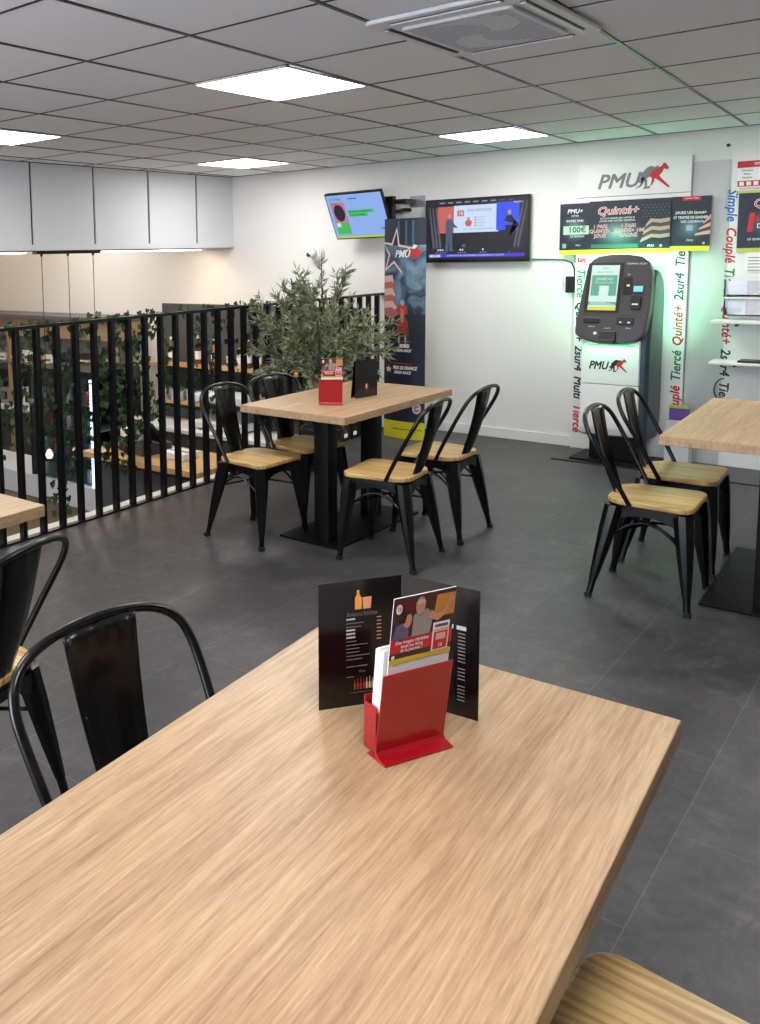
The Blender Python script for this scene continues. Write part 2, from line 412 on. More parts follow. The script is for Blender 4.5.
# ------------------------------------------------------------------ tables
def table(label, x, y, rz, w, l, cols, plate, top='OAK'):
    """x,y = front left corner of the top, local axes along the edges"""
    t = thing('cafe_table', label, 'table', (x, y, 0), rz, 'oak topped pedestal tables')
    b = MB(); b.box((0, 0, 0.708), (w, l, 0.75), OAK); b.build('tabletop', t, bevel=0.0025)
    b = MB(); x0, y0, x1, y1 = plate; b.box((x0, y0, 0), (x1, y1, 0.012), BLACKSATIN); b.build('base_plate', t, bevel=0.002)
    for cx, cy in cols:
        b = MB(); b.prism(rrect(cx - .047, cy - .047, cx + .047, cy + .047, 0.006, 2), 0.69, BLACKSATIN, T(0, 0, 0.012)); b.build('column', t, smooth=True)
    b = MB(); b.box((x0 + .04, y0 + .1, 0.700), (x1, y1 - .1, 0.708), BLACKSATIN); b.build('mounting_plate', t)
    return t
table('oak topped table filling the foreground with a red leaflet holder on it', 1.365, -1.75, 0.0, 0.74, 1.68, [(.45, .35), (.45, 1.2)], (.3, .2, .62, 1.4)).rotation_euler.z = 0.0
bpy.context.view_layer.update()
near = [o for o in bpy.data.objects if o.name.startswith('cafe_table')][0]
FT = table('oak topped table in the middle of the room with four chairs around it', -0.706, 2.153, -0.018, .704, 1.227, [(.50, .13), (.44, .71)], (.24, .045, .63, .95))
RT = table('oak topped table cut off by the right edge with two chairs beside it', 1.379, 2.576, 0.033, .75, 1.29, [(.43, .12), (.43, .8)], (.19, -.02, .55, .95))
LT = table('oak topped table whose corner shows at the left edge in front of the railing', -0.70, -1.05, 0.011, .744, 1.13, [(.35, .3), (.35, .85)], (.15, .15, .55, 1.0))
# near table: yaw and exact far right corner
NY = 0.054; near.rotation_euler.z = NY
w_, l_ = 0.722, 1.68
me = near.children[0].data
cx_, cy_ = 2.086, -0.099
near.location = (cx_ - (0.74 * math.cos(NY) - l_ * math.sin(NY)), cy_ - (0.74 * math.sin(NY) + l_ * math.cos(NY)), 0)

# ------------------------------------------------------------------ chairs (local +x is the way the sitter faces)
def make_chair(label):
    t = thing('cafe_chair', label, 'chair', group='black metal chairs with pine seats')
    b = MB()
    pts = rrect(-.17, -.178, .188, .178, [.055, .09, .09, .055], 6)
    pts = [(x, y * (0.98 + 0.14 * (x + .17) / .365)) for x, y in pts]
    b.prism(pts, 0.024, PINE, T(0, 0, 0.448)); b.build('seat', t, bevel=0.006, bseg=3)
    b = MB()
    ins = [(x * .95, y * .95) for x, y in pts]
    b.prism(ins, 0.02, BLACKMETAL, T(0, 0, 0.428))
    # arched aprons between the legs
    def arch(p, q, top, low, nrm):
        p = Vector(p); q = Vector(q); n = 14; up = []; dn = []
        for i in range(n + 1):
            s = i / n; c = p.lerp(q, s); up.append((c.x, c.y, top)); dn.append((c.x, c.y, low + (top - 0.03 - low) * (1 - abs(2 * s - 1) ** 2.4)))
        nv = Vector(nrm) * 0.002; vs = []
        for r_ in (up, dn):
            for sg in (1, -1):
                vs += [tuple(Vector(c) + nv * sg) for c in r_]
        N = n + 1; fs = []
        for i in range(n):
            fs += [(i, i + 1, 2 * N + i + 1, 2 * N + i), (N + i, 3 * N + i, 3 * N + i + 1, N + i + 1), (2 * N + i, 2 * N + i + 1, 3 * N + i + 1, 3 * N + i), (i, N + i, N + i + 1, i + 1)]
        b.add(vs, fs, BLACKMETAL)
    F = [(.165, -.165), (.165, .165), (-.165, .15), (-.165, -.15)]
    for i in range(4):
        p, q = F[i], F[(i + 1) % 4]; d = Vector((q[0] - p[0], q[1] - p[1])).normalized()
        arch((*p, 0), (*q, 0), 0.432, 0.335, (-d.y, d.x, 0))
    b.build('seat_frame', t)
    for sx, sy in ((1, -1), (1, 1), (-1, 1), (-1, -1)):
        tx, ty = (.150, .150) if sx > 0 else (-.130, .138)
        bx, by = (.190, .205) if sx > 0 else (-.215, .205)
        secs = []
        for z, h in ((.440, .040), (.34, .037), (.20, .027), (.09, .0175), (.075, .0145), (.0, .0135)):
            s = 1 - z / .44; s2 = s
            cx, cy = tx + (bx - tx) * s2, sy * (ty + (by - ty) * s2)
            k = h * 0.35
            ring = [(h, k), (k, h), (-k, h), (-h, k), (-h, -k), (-k, -h), (k, -h), (h, -k)]
            secs.append([(cx + a - (0.0 if z < .3 else 0), cy + c, z) for a, c in ring])
        l = MB(); l.loft(secs[::-1], BLACKMETAL)
        L_ = l.build('leg', t, smooth=True)
        ft = MB(); ft.prism(rrect(bx - .0145, sy * by - .0145, bx + .0145, sy * by + .0145, .004, 2), 0.022, BLACKP); ft.build('foot_cap', L_)
    br = MB()
    def leg_at(sx, sy, z):
        tx, ty = (.148, .150) if sx > 0 else (-.130, .138); bx, by = (.190, .205) if sx > 0 else (-.215, .205)
        s = 1 - z / .44; return (tx + (bx - tx) * s, sy * (ty + (by - ty) * s), z)
    br.tube([leg_at(1, -1, .30), (0, 0, .335), leg_at(-1, 1, .30)], .006, BLACKMETAL, 6)
    br.tube([leg_at(1, 1, .30), (0, 0, .340), leg_at(-1, -1, .30)], .006, BLACKMETAL, 6)
    br.build('cross_brace', t, smooth=True)
    side = MB()
    for sy in (1, -1):
        a = leg_at(1, sy, .30); c = leg_at(-1, sy, .30)
        P = [(a[0] + (c[0] - a[0]) * s, a[1] + (c[1] - a[1]) * s, .26 + .115 * math.sin(PI * s) ** .8) for s in [i / 12 for i in range(13)]]
        side.tube(P, .006, BLACKMETAL, 6)
        side.build('arched_brace', t, smooth=True); side = MB()
    # hoop
    h = MB(); P = []
    half = [(-.058, 0.189, .452), (-.098, 0.200, .53), (-.146, 0.209, .62), (-.196, 0.217, .71), (-.225, 0.216, .762), (-.246, 0.202, .803), (-.262, 0.168, .832), (-.272, 0.116, .850), (-.277, .055, .858), (-.278, 0, .860)]
    P = half + [(x, -y, z) for x, y, z in half[:-1][::-1]]
    # smooth by Catmull-Rom
    Q = []
    V_ = [Vector(p) for p in P]
    for i in range(len(V_) - 1):
        p0 = V_[max(i - 1, 0)]; p1 = V_[i]; p2 = V_[i + 1]; p3 = V_[min(i + 2, len(V_) - 1)]
        for k in range(3):
            s = k / 3
            Q.append(0.5 * ((2 * p1) + (-p0 + p2) * s + (2 * p0 - 5 * p1 + 4 * p2 - p3) * s * s + (-p0 + 3 * p1 - 3 * p2 + p3) * s ** 3))
    Q.append(V_[-1])
    h.tube(Q, .0105, BLACKMETAL, 10); h.build('back_hoop', t, smooth=True)
    # splat with pressed ridge
    sp = MB(); nr, nc = 16, 12; vs = []; fs = []
    for i in range(nr + 1):
        s = i / nr; z = .452 + s * .402; x = -.160 - .112 * s - .012 * math.sin(PI * s); w = .050 + .040 * s ** .8
        for j in range(nc + 1):
            q = j / nc * 2 - 1
            ridge = -.0018 * math.cos(q * 11)
            if .08 < s < .80 and abs(q) < .36: ridge = -0.005
            edge = .008 * max(0, (abs(q) - .86) / .14)
            vs.append((x + .010 * (q * q) + ridge + edge, q * w, z))
    for i in range(nr):
        for j in range(nc):
            a = i * (nc + 1) + j; fs.append((a, a + 1, a + nc + 2, a + nc + 1))
    sp.add(vs, fs, BLACKMETAL); o = sp.build('back_splat', t, smooth=True)
    md = o.modifiers.new('thick', 'SOLIDIFY'); md.thickness = .003
    return t
chair0 = make_chair('chair on the left of the middle table, nearer the camera, backed towards the railing')
chair0.location = (-.572, 2.137, 0); chair0.rotation_euler.z = math.radians(-2.5)
for x, y, a, lb in [
    (-.572, 2.60, -9, 'chair on the left of the middle table, farther one, partly hidden behind the tabletop'),
    (.173, 2.30, 186, 'chair on the right of the middle table, nearer the camera, pulled in sideways'),
    (.175, 2.89, 181, 'chair on the right of the middle table, farther one beneath the wide television'),
    (1.370, 2.578, 2, 'chair at the right table, nearer the camera, in front of the other one'),
    (1.345, 3.16, 2, 'chair at the right table, farther one, closest to the betting kiosk'),
    (1.395, -.689, -4, 'chair tucked under the left side of the foreground table, only its back showing'),
    (.353, -.508, 193, 'chair cut off by the left edge, at the corner table by the railing'),
    (2.222, -.600, 180, 'chair at the bottom edge, only its pine seat showing under the foreground table')]:
    c = copy_tree(chair0); c.location = (x, y, 0); c.rotation_euler.z = math.radians(a); c['label'] = lb
    if 'left side of the foreground' in lb: c.scale = (1, 1.08, 1.01)

# ------------------------------------------------------------------ railing
t = thing('railing', 'black metal railing of upright flat bars along the edge of the raised floor', 'railing', (RX, 0, 0))
y_end = 5.34
b = MB(); b.box((-.02, 0.3, 1.224), (.02, y_end + .01, 1.243), RAILBLACK); b.build('top_rail', t)
b = MB(); b.box((-.02, 0.3, 0.0), (.02, y_end + .01, 0.012), RAILBLACK); b.build('bottom_rail', t)
k = 0; y = 1.068 - 0.1493 * 5
while y < y_end + .02:
    b = MB(); b.box((-.021, y - .0145, .012), (.021, y + .0145, 1.224), RAILBLACK); b.build('baluster', t, bevel=0.002, bseg=1)
    y += 0.1493
b = MB(); b.box((-.03, 5.345, 0), (.03, 5.37, 1.243), WHITE); b.box((-.03, 5.50, 0), (.03, 5.571, 1.243), WHITE); b.build('white_end_post', t)['label'] = 'white end posts against the wall'

# ------------------------------------------------------------------ betting kiosk
t = thing('betting_kiosk', 'tall betting terminal with charcoal touch screen head and white front', 'kiosk', (.43, 5.095, 0))
b = MB(); b.box((-.27, -.01, 0.010), (.29, .36, 0.022), BLACKSATIN); b.build('base_plate', t, bevel=0.003)
b = MB(); b.box((-.16, .09, 0.022), (.17, .34, .24), BLACKSATIN); b.build('plinth', t, bevel=0.005)
# teal shell: side profile in (y,z)
prof = [(.03, .20), (.33, .17), (.385, .22), (.405, .35), (.40, 1.26), (.37, 1.36), (.29, 1.42), (.20, 1.44), (.12, 1.40), (.05, 1.0), (.03, .9)]
b = MB(); b.prism(prof, .445, TEAL, frame((-.20, 0, 0), (0, 1, 0), (0, 0, 1))); b.build('shell', t, bevel=0.03, bseg=4, smooth=True)
# white front panels (upper and lower), lower one curls back at the bottom
b = MB()
fp = [(.0, .60), (.0, .93), (.035, .93), (.035, .60)]
b.prism(fp, .395, WHITE, frame((-.205, 0, 0), (0, 1, 0), (0, 0, 1))); b.build('upper_front_panel', t, bevel=0.003)
fp = [(.0, .594), (.035, .594), (.09, .26), (.09, .21), (.06, .20), (.02, .22), (.003, .27), (0, .33)]
b = MB(); b.prism(fp, .395, WHITE, frame((-.205, 0, 0), (0, 1, 0), (0, 0, 1))); b.build('lower_front_panel', t, bevel=0.003)
LEAN = 0.262
HV = Vector((0, math.sin(LEAN), math.cos(LEAN)))
HM = frame((0, -.058, .93), (1, 0, 0), HV)             # head plane; local y up the face, local -z... z = x cross y points to camera side (-y)
# z of frame = x cross HV = (0,-cos,sin): towards the room
ol = [(x * 1.03, y * 1.025) for x, y in [(-.236, .06), (-.225, .03), (-.16, .0), (-.09, -.018), (.03, -.025), (.12, -.015), (.18, .01), (.214, .045), (.225, .10), (.236, .24), (.236, .38), (.228, .50),
      (.20, .575), (.15, .612), (.06, .628), (-.05, .628), (-.13, .614), (-.175, .585), (-.20, .53), (-.215, .38), (-.236, .14)]]
b = MB(); b.prism(ol, .09, DARK, HM @ T(0, 0, -.09)); head = b.build('head', t, bevel=0.008, bseg=3, smooth=True)
back = [(x * .9, .03 + y * .86) for x, y in ol]
b = MB(); b.prism(back, .10, TEAL, HM @ T(0, 0, -.19)); b.build('head_housing', t, bevel=0.02, smooth=True)
def HZ(z): return HM @ T(0, 0, z)
b = MB(); b.prism(rrect(-.197, .205, .045, .578, .006), .003, BLACKP, HZ(0)); bz = b.build('screen_bezel', t)
SG = emi('screen_green', (92, 170, 138), 0.39); SW = emi('screen_pale', (206, 232, 226), 0.42); SY = emi('screen_yellow', (222, 220, 60), 0.39); SQ = emi('screen_grey', (110, 140, 140), 0.34)
b = MB(); b.box((-.172, .222, .003), (.02, .560, .0038), SW, HZ(0))
b.box((-.163, .33, .0038), (.012, .485, .0044), SG, HZ(0)); b.box((-.172, .222, .0038), (.02, .248, .0044), SY, HZ(0))
b.box((-.172, .26, .0038), (.02, .285, .0044), SG, HZ(0))
b.box((-.105, .29, .0044), (-.04, .405, .005), SW, HZ(0))
b.text('PMU', .022, SG, HZ(.0045) @ T(-.075, .535), shear=.2)
b.text('BIENVENUE', .02, SG, HZ(.0045) @ T(-.075, .507)); b.text('JOUEZ ICI', .026, SW, HZ(.0052) @ T(-.075, .455), bold=.02); b.text('avec votre mobile', .018, SW, HZ(.0052) @ T(-.075, .43))
for i in range(3): b.box((-.16, .265 + i * .007, .0046), (.01 - i * .03, .268 + i * .007, .005), SW, HZ(0))
b.build('touch_screen', t)
b = MB(); b.prism(rrect(.055, .34, .115, .47, .006), .006, BLACKP, HZ(0)); b.box((.08, .40, .006), (.10, .415, .008), PWHITE, HZ(0)); b.build('card_reader', t, bevel=0.002)
b = MB(); b.prism(rrect(.125, .355, .195, .41, .005), .012, DARK, HZ(0)); b.box((.130, .362, .012), (.19, .403, .013), emi('small_display', (120, 205, 225), 0.50), HZ(0)); b.build('payment_display', t)
b = MB(); b.prism(rrect(.12, .235, .185, .33, .01), .022, BLACKP, HZ(0)); b.box((.132, .262, .022), (.172, .272, .0235), PWHITE, HZ(0)); b.build('card_terminal', t, bevel=0.002)
b = MB(); b.prism(rrect(-.19, .125, -.075, .165, .018), .01, BLACKP, HZ(0)); b.build('ticket_slot', t, bevel=0.003)
b = MB(); b.prism(rrect(.04, .12, .15, .172, .006), .012, BLACKP, HZ(0)); b.box((.06, .13, .012), (.075, .14, .013), PWHITE, HZ(0)); b.box((.115, .13, .012), (.13, .14, .013), PWHITE, HZ(0)); b.build('banknote_slot', t, bevel=0.002)
b = MB(); b.prism(rrect(-.065, -.03, .045, .065, .008), .02, BLACKP, HZ(0)); b.box((-.055, -.028, .02), (.035, .0, .034), BLACKP, HZ(0)); b.build('coin_tray', t, bevel=0.003)
b = MB(); b.prism([(.012 * math.cos(a * PI / 8), .012 * math.sin(a * PI / 8)) for a in range(16)], .002, PWHITE, HZ(0) @ T(-.10, .05)); b.build('badge', t)
b = MB(); b.box((-.225, .188, 0), (.225, .190, .0015), BLACKP, HZ(0)); b.text('Scannez', .014, PWHITE, HZ(.001) @ T(-.13, .1)); b.text('CARTE', .014, PWHITE, HZ(.001) @ T(-.02, .09)); b.text('Billets', .014, PWHITE, HZ(.001) @ T(.12, .095))
b.text('TERMINAL DE JEU', .017, PWHITE, HZ(.001) @ T(.13, .57)); b.text('CB', .014, PWHITE, HZ(.001) @ T(.085, .49)); b.build('head_lettering', t)
GL = emi('green_led', (60, 255, 120), .8)
b = MB(); b.box((-.17, .565, -.205), (.17, .585, -.192), GL, HM); b.box((-.16, .01, -.085), (.16, .02, -.06), GL, HM @ T(0, -.04, 0)); b.build('green_light_strip', t)['label'] = 'green glowing strip'

# horse and jockey mark next to the PMU letters: polygons in a 1 x 1 box
def horse(b, M, s, body, head_):
    grey = [(-.05, .30), (.02, .52), (-.02, .62), (.10, .72), (.22, .86), (.36, .92), (.50, .86), (.58, .92), (.66, .84), (.56, .70), (.44, .68), (.34, .52), (.22, .44), (.12, .40), (.06, .30)]
    red = [(.30, .52), (.42, .74), (.60, .80), (.74, .90), (.80, 1.0), (.88, .98), (1.0, .78), (.92, .74), (.82, .78), (.76, .64), (.66, .52), (.76, .40), (1.05, .08), (1.0, .04), (.62, .36), (.50, .44), (.48, .30), (.40, .16), (.36, .17), (.40, .32), (.40, .46)]
    leg = [(-.10, .30), (.0, .32), (-.04, .42), (.06, .44), (-.02, .20), (-.16, .10), (-.18, .06), (.02, .14), (.14, .34), (.16, .16), (.10, .04), (.34, .06), (.36, .16), (.24, .12), (.24, .40), (.06, .50), (-.12, .42)]
    for pts, m, dz in ((grey, body, 0), (leg, body, 0), (red, head_, .0006)):
        b.add([(x * s, y * s, dz) for x, y in pts], [list(range(len(pts)))], m, M)
# recalc of text drawn on the white front
b = MB(); LM = frame((0, -.0012, 0), (1, 0, 0), (0, 0, 1))
b.text('PMU', .085, PBLK, LM @ T(-.085, .735), bold=.03, shear=.28, fit=.135); b.build('lettering', t)['label'] = 'black PMU lettering'
b = MB(); horse(b, LM @ T(.005, .69), .105, PBLK, PRED); b.build('horse_mark', t)['label'] = 'red and black running horse mark'

# ------------------------------------------------------------------ display boards on the back wall
def strip_text(t, words, x, z0, size, up, y):
    z = z0
    for w, m in words:
        vs, fs, wd = text_mesh(w, size, 'LEFT', 0, .2, 0)
        M = frame((x, y, z), (0, 0, 1), (-1, 0, 0)) if up else frame((x, y, z), (0, 0, -1), (1, 0, 0))
        b = MB(); d = size * .022
        for q, (dx, dy) in enumerate(((-d, -d), (d, -d), (-d, d), (d, d))): b.add([(a + dx, c + dy, e + q * 1e-4) for a, c, e in vs], fs, m, M)
        b.build('printed_word', t); z += (wd + size * .5) * (1 if up else -1)
YB = YW - 0.062
t = thing('display_board', 'tall white display board behind the kiosk with words printed down both edges', 'board', (0, 0, 0))
b = MB(); b.box((.03, YB, 0.0), (.81, YW - .022, 2.25), WHITE); b.box((.03, YB - .0006, 1.985), (.81, YB, 1.99), PGREY); b.box((.03, YB - .0006, 1.2), (.81, YB, 1.203), GREYW)
b.build('panel', t, bevel=0.002)
words = [('Simple', PBLUE), ('Couplé', PRED), ('Tiercé', PGREEN), ('Quinté+', PRED), ('2sur4', PDARKBLUE), ('Tiercé', PBLK)]
strip_text(t, words, .765, .03, .088, True, YB - .001)
words2 = [('S', PRED), ('Tiercé', PGREEN), ('Quarté+', PBLK), ('2sur4', PDARKBLUE), ('Multi', PBLK), ('Tiercé', PRED)]
strip_text(t, words2, .070, 1.53, .088, False, YB - .001)
LM = frame((0, YB - .001, 0), (1, 0, 0), (0, 0, 1))
b = MB(); b.text('PMU', .15, PGREY, LM @ T(.315, 2.095), bold=.03, shear=.28, fit=.30); b.build('printed_word', t)['label'] = 'grey PMU lettering'
b = MB(); horse(b, LM @ T(.475, 2.02), .19, PGREY, PRED); b.build('horse_mark', t)['label'] = 'grey and red running horse mark'

t = thing('display_board', 'white display board at the right edge carrying shelves, racks and posters', 'board', (0, 0, 0))
b = MB(); b.box((1.06, YB, 0.0), (2.3, YW - .022, 2.245), WHITE); b.build('panel', t, bevel=0.002)
strip_text(t, [('Simple', PBLUE), ('Couplé', PRED), ('Tiercé', PGREEN), ('Quinté+', PRED), ('2sur4', PDARKBLUE), ('Tiercé', PBLK), ('Simple', PBLK)], 1.072, 1.99, .085, False, YB - .001)

# posters: thin printed panels
def poster(name, label, x0, x1, z0, z1, y, draw, tilt=0.0, group=None, base=None):
    t = thing(name, label, 'poster', ((x0 + x1) / 2, y, z0), 0, group)
    t.rotation_euler = (0, tilt, 0)
    w = (x1 - x0) / 2; h = z1 - z0
    b = MB(); b.box((-w, 0, 0), (w, .006, h), base or NAVY); b.build('backing', t)
    b = MB(); draw(b, frame((0, -.0008, 0), (1, 0, 0), (0, 0, 1)), w, h); b.build('print', t)
    return t
def yel(b, M, w, h, k=.035): b.box((-w, 0, 0), (w, k, .0006), YEL, M)
def blob(b, M, cx, cy, rx, ry, m, dz=0.0006, n=16): b.add([(cx + rx * math.cos(2 * PI * i / n), cy + ry * math.sin(2 * PI * i / n), dz) for i in range(n)], [list(range(n))], m, M)
def glow(b, M, cx, cy, rx, ry, c, n=9):
    for i in range(n):
        k = 1 - i / n; f = ((i + 1) / n) ** 1.3
        cc = tuple(int(a + (q - a) * f) for a, q in zip((22, 30, 48), c))
        blob(b, M, cx, cy, rx * k, ry * k, mat('print_glow_%d_%d_%d' % cc, cc, .5), .0005 + i * .00006, 24)
def d_center(b, M, w, h):
    yel(b, M, w, h)
    glow(b, M, -.08, .165, .195, .125, (136, 178, 176))
    b.text('Quinté+', .085, PWHITE, M @ T(-.08, .325, .0011), bold=.045, shear=.2); b.text('Quinté+', .085, PRED, M @ T(-.08, .325, .0014), bold=.0, shear=.2)
    for i, s in enumerate(('LE PLUS GRAND JEU HIPPIQUE', 'JOUEZ AVEC VOTRE TERMINAL')): b.text(s, .018, PWHITE, M @ T(-.08, .27 - i * .02, .0014))
    for x, ls in ((-.20, ('1 PARI', 'QUINTÉ+', 'JOUÉ')), (0.0, ('1 PARI', 'QUINTÉ+ 10€', 'GAGNÉ'))):
        for i, s in enumerate(ls): b.text(s, .037, PWHITE, M @ T(x, .21 - i * .036, .0016), bold=.04); b.text(s, .037, PRED, M @ T(x, .21 - i * .036, .0019))
    b.text('=', .06, PTEAL, M @ T(-.115, .175, .0018), bold=.02)
    # striped flag sweeping in from the right
    for i in range(5):
        y0 = .10 + i * .028; c = (PWHITE, PPINK)[i % 2]
        c = mat('flag_pale', (168, 146, 142), .5) if i % 2 == 0 else mat('flag_dark_red', (92, 50, 54), .5)
        b.add([(.08 + i * .008, y0 - .02, .0010 + i * 1e-4), (.16, y0 + .018, .0010 + i * 1e-4), (.22, y0 + .01, .001 + i * 1e-4), (w - .002, y0 + .02, .001 + i * 1e-4), (w - .002, y0 + .046, .001 + i * 1e-4), (.21, y0 + .038, .001 + i * 1e-4), (.15, y0 + .044, .001 + i * 1e-4), (.095 + i * .008, y0 + .012, .001 + i * 1e-4)], [list(range(8))], c, M)
    for i in range(7):
        for j in range(5): blob(b, M, .10 + i * .026 + (j % 2) * .012, .27 + j * .022, .003, .003, PGREY, .001, 6)
    b.text('PMU', .022, PWHITE, M @ T(.155, .055, .0014), bold=.02, shear=.2); blob(b, M, .225, .055, .008, .008, PWHITE, .0014)
    b.box((-w + .02, .045, .0006), (.07, .075, .0012), PTEAL, M)
def d_left(b, M, w, h):
    yel(b, M, w, h)
    glow(b, M, 0, .2, w * .97, .12, (110, 150, 146))
    b.text('PMU+', .045, PWHITE, M @ T(0, .335, .001), bold=.03, shear=.2); b.text('OFFRE', .02, PWHITE, M @ T(0, .30, .001)); b.text('VOTRE PARI', .024, PWHITE, M @ T(0, .26, .001), bold=.02)
    b.box((-w * .75, .155, .0008), (w, .222, .0012), mat('pale_green_print', (176, 206, 186), .5), M); b.text('100€', .062, PTEAL, M @ T(.02, .19, .0016), bold=.03); b.text('DE BONUS', .022, PWHITE, M @ T(.02, .14, .001))
    b.box((-.09, .05, .0008), (-.06, .085, .0012), PMIST, M); b.text('PMU', .018, PWHITE, M @ T(.03, .07, .001))
def d_right(b, M, w, h):
    yel(b, M, w, h); b.box((-.06, h - .03, .0006), (.06, h, .001), PRED, M); b.text('GRAND PRIX', .016, PWHITE, M @ T(0, h - .015, .0014))
    glow(b, M, 0, .17, w * .95, .11, (110, 140, 156))
    b.text('JOUEZ UN Quinté+', .026, PWHITE, M @ T(0, .275, .0012), bold=.03, fit=.2); b.text('ET TENTEZ DE GAGNER', .024, PWHITE, M @ T(0, .24, .0012), bold=.03, fit=.22); b.text('DES CADEAUX', .022, PWHITE, M @ T(.01, .21, .0012), bold=.02)
    b.box((-.025, .145, .0008), (.015, .185, .0012), PMIST, M)
    for i in range(5):
        c = PPINKD if i % 2 == 0 else mat('flag_dark_red', (92, 50, 54), .5)
        b.add([(.03 + .012 * i, .11 + i * .02, .0012 + i * 1e-4), (w, .12 + i * .028, .0012 + i * 1e-4), (w, .15 + i * .028, .0012 + i * 1e-4), (.035 + .012 * i, .125 + i * .02, .0012 + i * 1e-4)], [(0, 1, 2, 3)], c, M)
    b.text('PMU', .022, PWHITE, M @ T(.0, .075, .0012), shear=.2); blob(b, M, .09, .055, .009, .009, PPINKD, .0012)
poster('poster', 'large central dark poster with red and white Quinté+ lettering above the kiosk', .126, .692, 1.552, 1.955, YB - .020, d_center)
poster('poster', 'small dark poster reading 100€ left of the central one', -.095, .13, 1.552, 1.948, YB - .012, d_left)
poster('poster', 'dark poster with a red top tab, tilted, right of the central one', .69, .945, 1.563, 1.955, YB - .012, d_right, tilt=0.012)
def d_one(b, M, w, h):
    b.box((-w, 0, 0), (w, .03, .0006), mat('lime_edge', (190, 196, 84), .5), M)
    b.text('Quinté+', .08, PWHITE, M @ T(.02, .335, .0010), bold=.045, shear=.2); b.text('Quinté+', .08, PRED, M @ T(.02, .335, .0013), shear=.2)
    glow(b, M, .02, .2, w * .95, .13, (110, 140, 156))
    b.text('1', .17, PRED, M @ T(-.13, .20, .0012), bold=.06, shear=.1); b.text('MILLION', .05, PRED, M @ T(0.0, .225, .0012), bold=.03); b.text("D'EUROS", .045, PWHITE, M @ T(0.0, .18, .0012), bold=.02)
    b.text('CE QUINTÉ+ C’EST POUR VOUS', .02, PWHITE, M @ T(0, .09, .0012), bold=.02)
poster('poster', 'dark poster at the right edge with a big red figure 1', 1.112, 1.52, 1.545, 1.955, YB - .012, d_one)
def d_form(b, M, w, h):
    b.box((-w, h - .045, 0), (w, h, .0008), PRED, M); b.text('GRILLE DE JEU', .025, PWHITE, M @ T(0, h - .022, .0012), bold=.02)
    b.box((-w, 0, 0), (w, .018, .0008), mat('lime_edge', (190, 196, 84), .5), M); b.box((-w + .005, .045, 0), (w - .005, .085, .0008), PRED, M)
    for i in range(8): b.box((-w + .015 + i * .042, .052, .0008), (-w + .043 + i * .042, .079, .0014), PAPER, M)
    for i, s in enumerate(('Chevaux', 'Mises', 'Partants')): b.text(s, .018, PDARKBLUE, M @ T(-w + .06, .155 - i * .024, .0008), bold=.02)
    for i in range(2): b.box((-w + .015, .025 + i * .009, .0004), (w - .02, .028 + i * .009, .0008), PPURPLE, M)
poster('printed_form', 'white printed betting form with a red header at the right edge', 1.095, 1.45, 1.955, 2.175, YB - .012, d_form, base=PAPER)
poster('notice_sheet', 'small white notice sheet below the dark poster with the figure 1', 1.165, 1.35, 1.41, 1.545, YB - .012, lambda b, M, w, h: [b.box((-w + .02, h - .04 - i * .022, 0), (w - .03 - .02 * (i % 3), h - .034 - i * .022, .0008), PGREY, M) for i in range(5)], base=PAPER)
# racks and shelves
CLEAR = mat('clear_acrylic', (240, 244, 250), 0.02, alpha=1.0)
for k, (z0, lb) in enumerate(((1.245, 'upper clear acrylic document rack with sheets at the right edge'), (1.105, 'lower clear acrylic document rack with sheets above the white shelf'))):
    t = thing('document_rack', lb, 'rack', (1.065, YB - .09, z0), 0, 'document racks')
    b = MB(); b.box((0, 0, 0), (.42, .004, .11), CLEAR); b.box((0, 0, 0), (.42, .09, .008), WHITEP); b.box((0, 0, 0), (.008, .09, .125), WHITEP); b.box((.41, 0, 0), (.42, .09, .125), WHITEP)
    b.box((0, 0, .118), (.42, .006, .130), WHITEP); b.build('tray', t)
    b = MB(); b.box((.02, .02, .008), (.13, .03, .10), PAPER); b.box((.135, .02, .008), (.36, .03, .105), mat('beige_sheet', (206, 190, 172), .6)); b.build('sheets', t)
for z, lb in ((1.055, 'upper thin white wall shelf at the right edge'), (.765, 'lower thin white wall shelf at the right edge')):
    t = thing('wall_shelf', lb, 'shelf', (1.01, YB - .2, z), 0, 'thin white wall shelves')
    b = MB(); b.box((0, 0, 0), (.9, .2, .02), WHITE); b.build('board', t, bevel=0.003)
    b = MB(); b.box((.12, .16, -.03), (.135, .2, 0), BLACKP); b.build('bracket', t)
b = MB(); b.box((0, 0, 0), (.25, .03, .022), BLACKP); tag(b.build('card_reader_box', loc=(1.30, YB - .12, 1.029), bevel=0.002), 'black box under the upper shelf at the right edge', 'electronics')
b = MB(); b.box((0, 0, 0), (.3, .14, .014), PBLK); tag(b.build('tablet', loc=(1.18, YB - .18, .785), bevel=0.003), 'flat dark tablet on the lower white shelf', 'tablet')
b = MB(); P = [(0.0, 0, 0)]
P = [(math.cos(a) * .06, 0, math.sin(a) * .085) for a in [PI * .5 + i * PI / 10 for i in range(11)]]
b.tube(P, .005, DARK, 6); tag(b.build('black_cable', loc=(1.075, YB - .006, .56), smooth=True), 'short dark cable looped on the board under the lower shelf', 'cable')
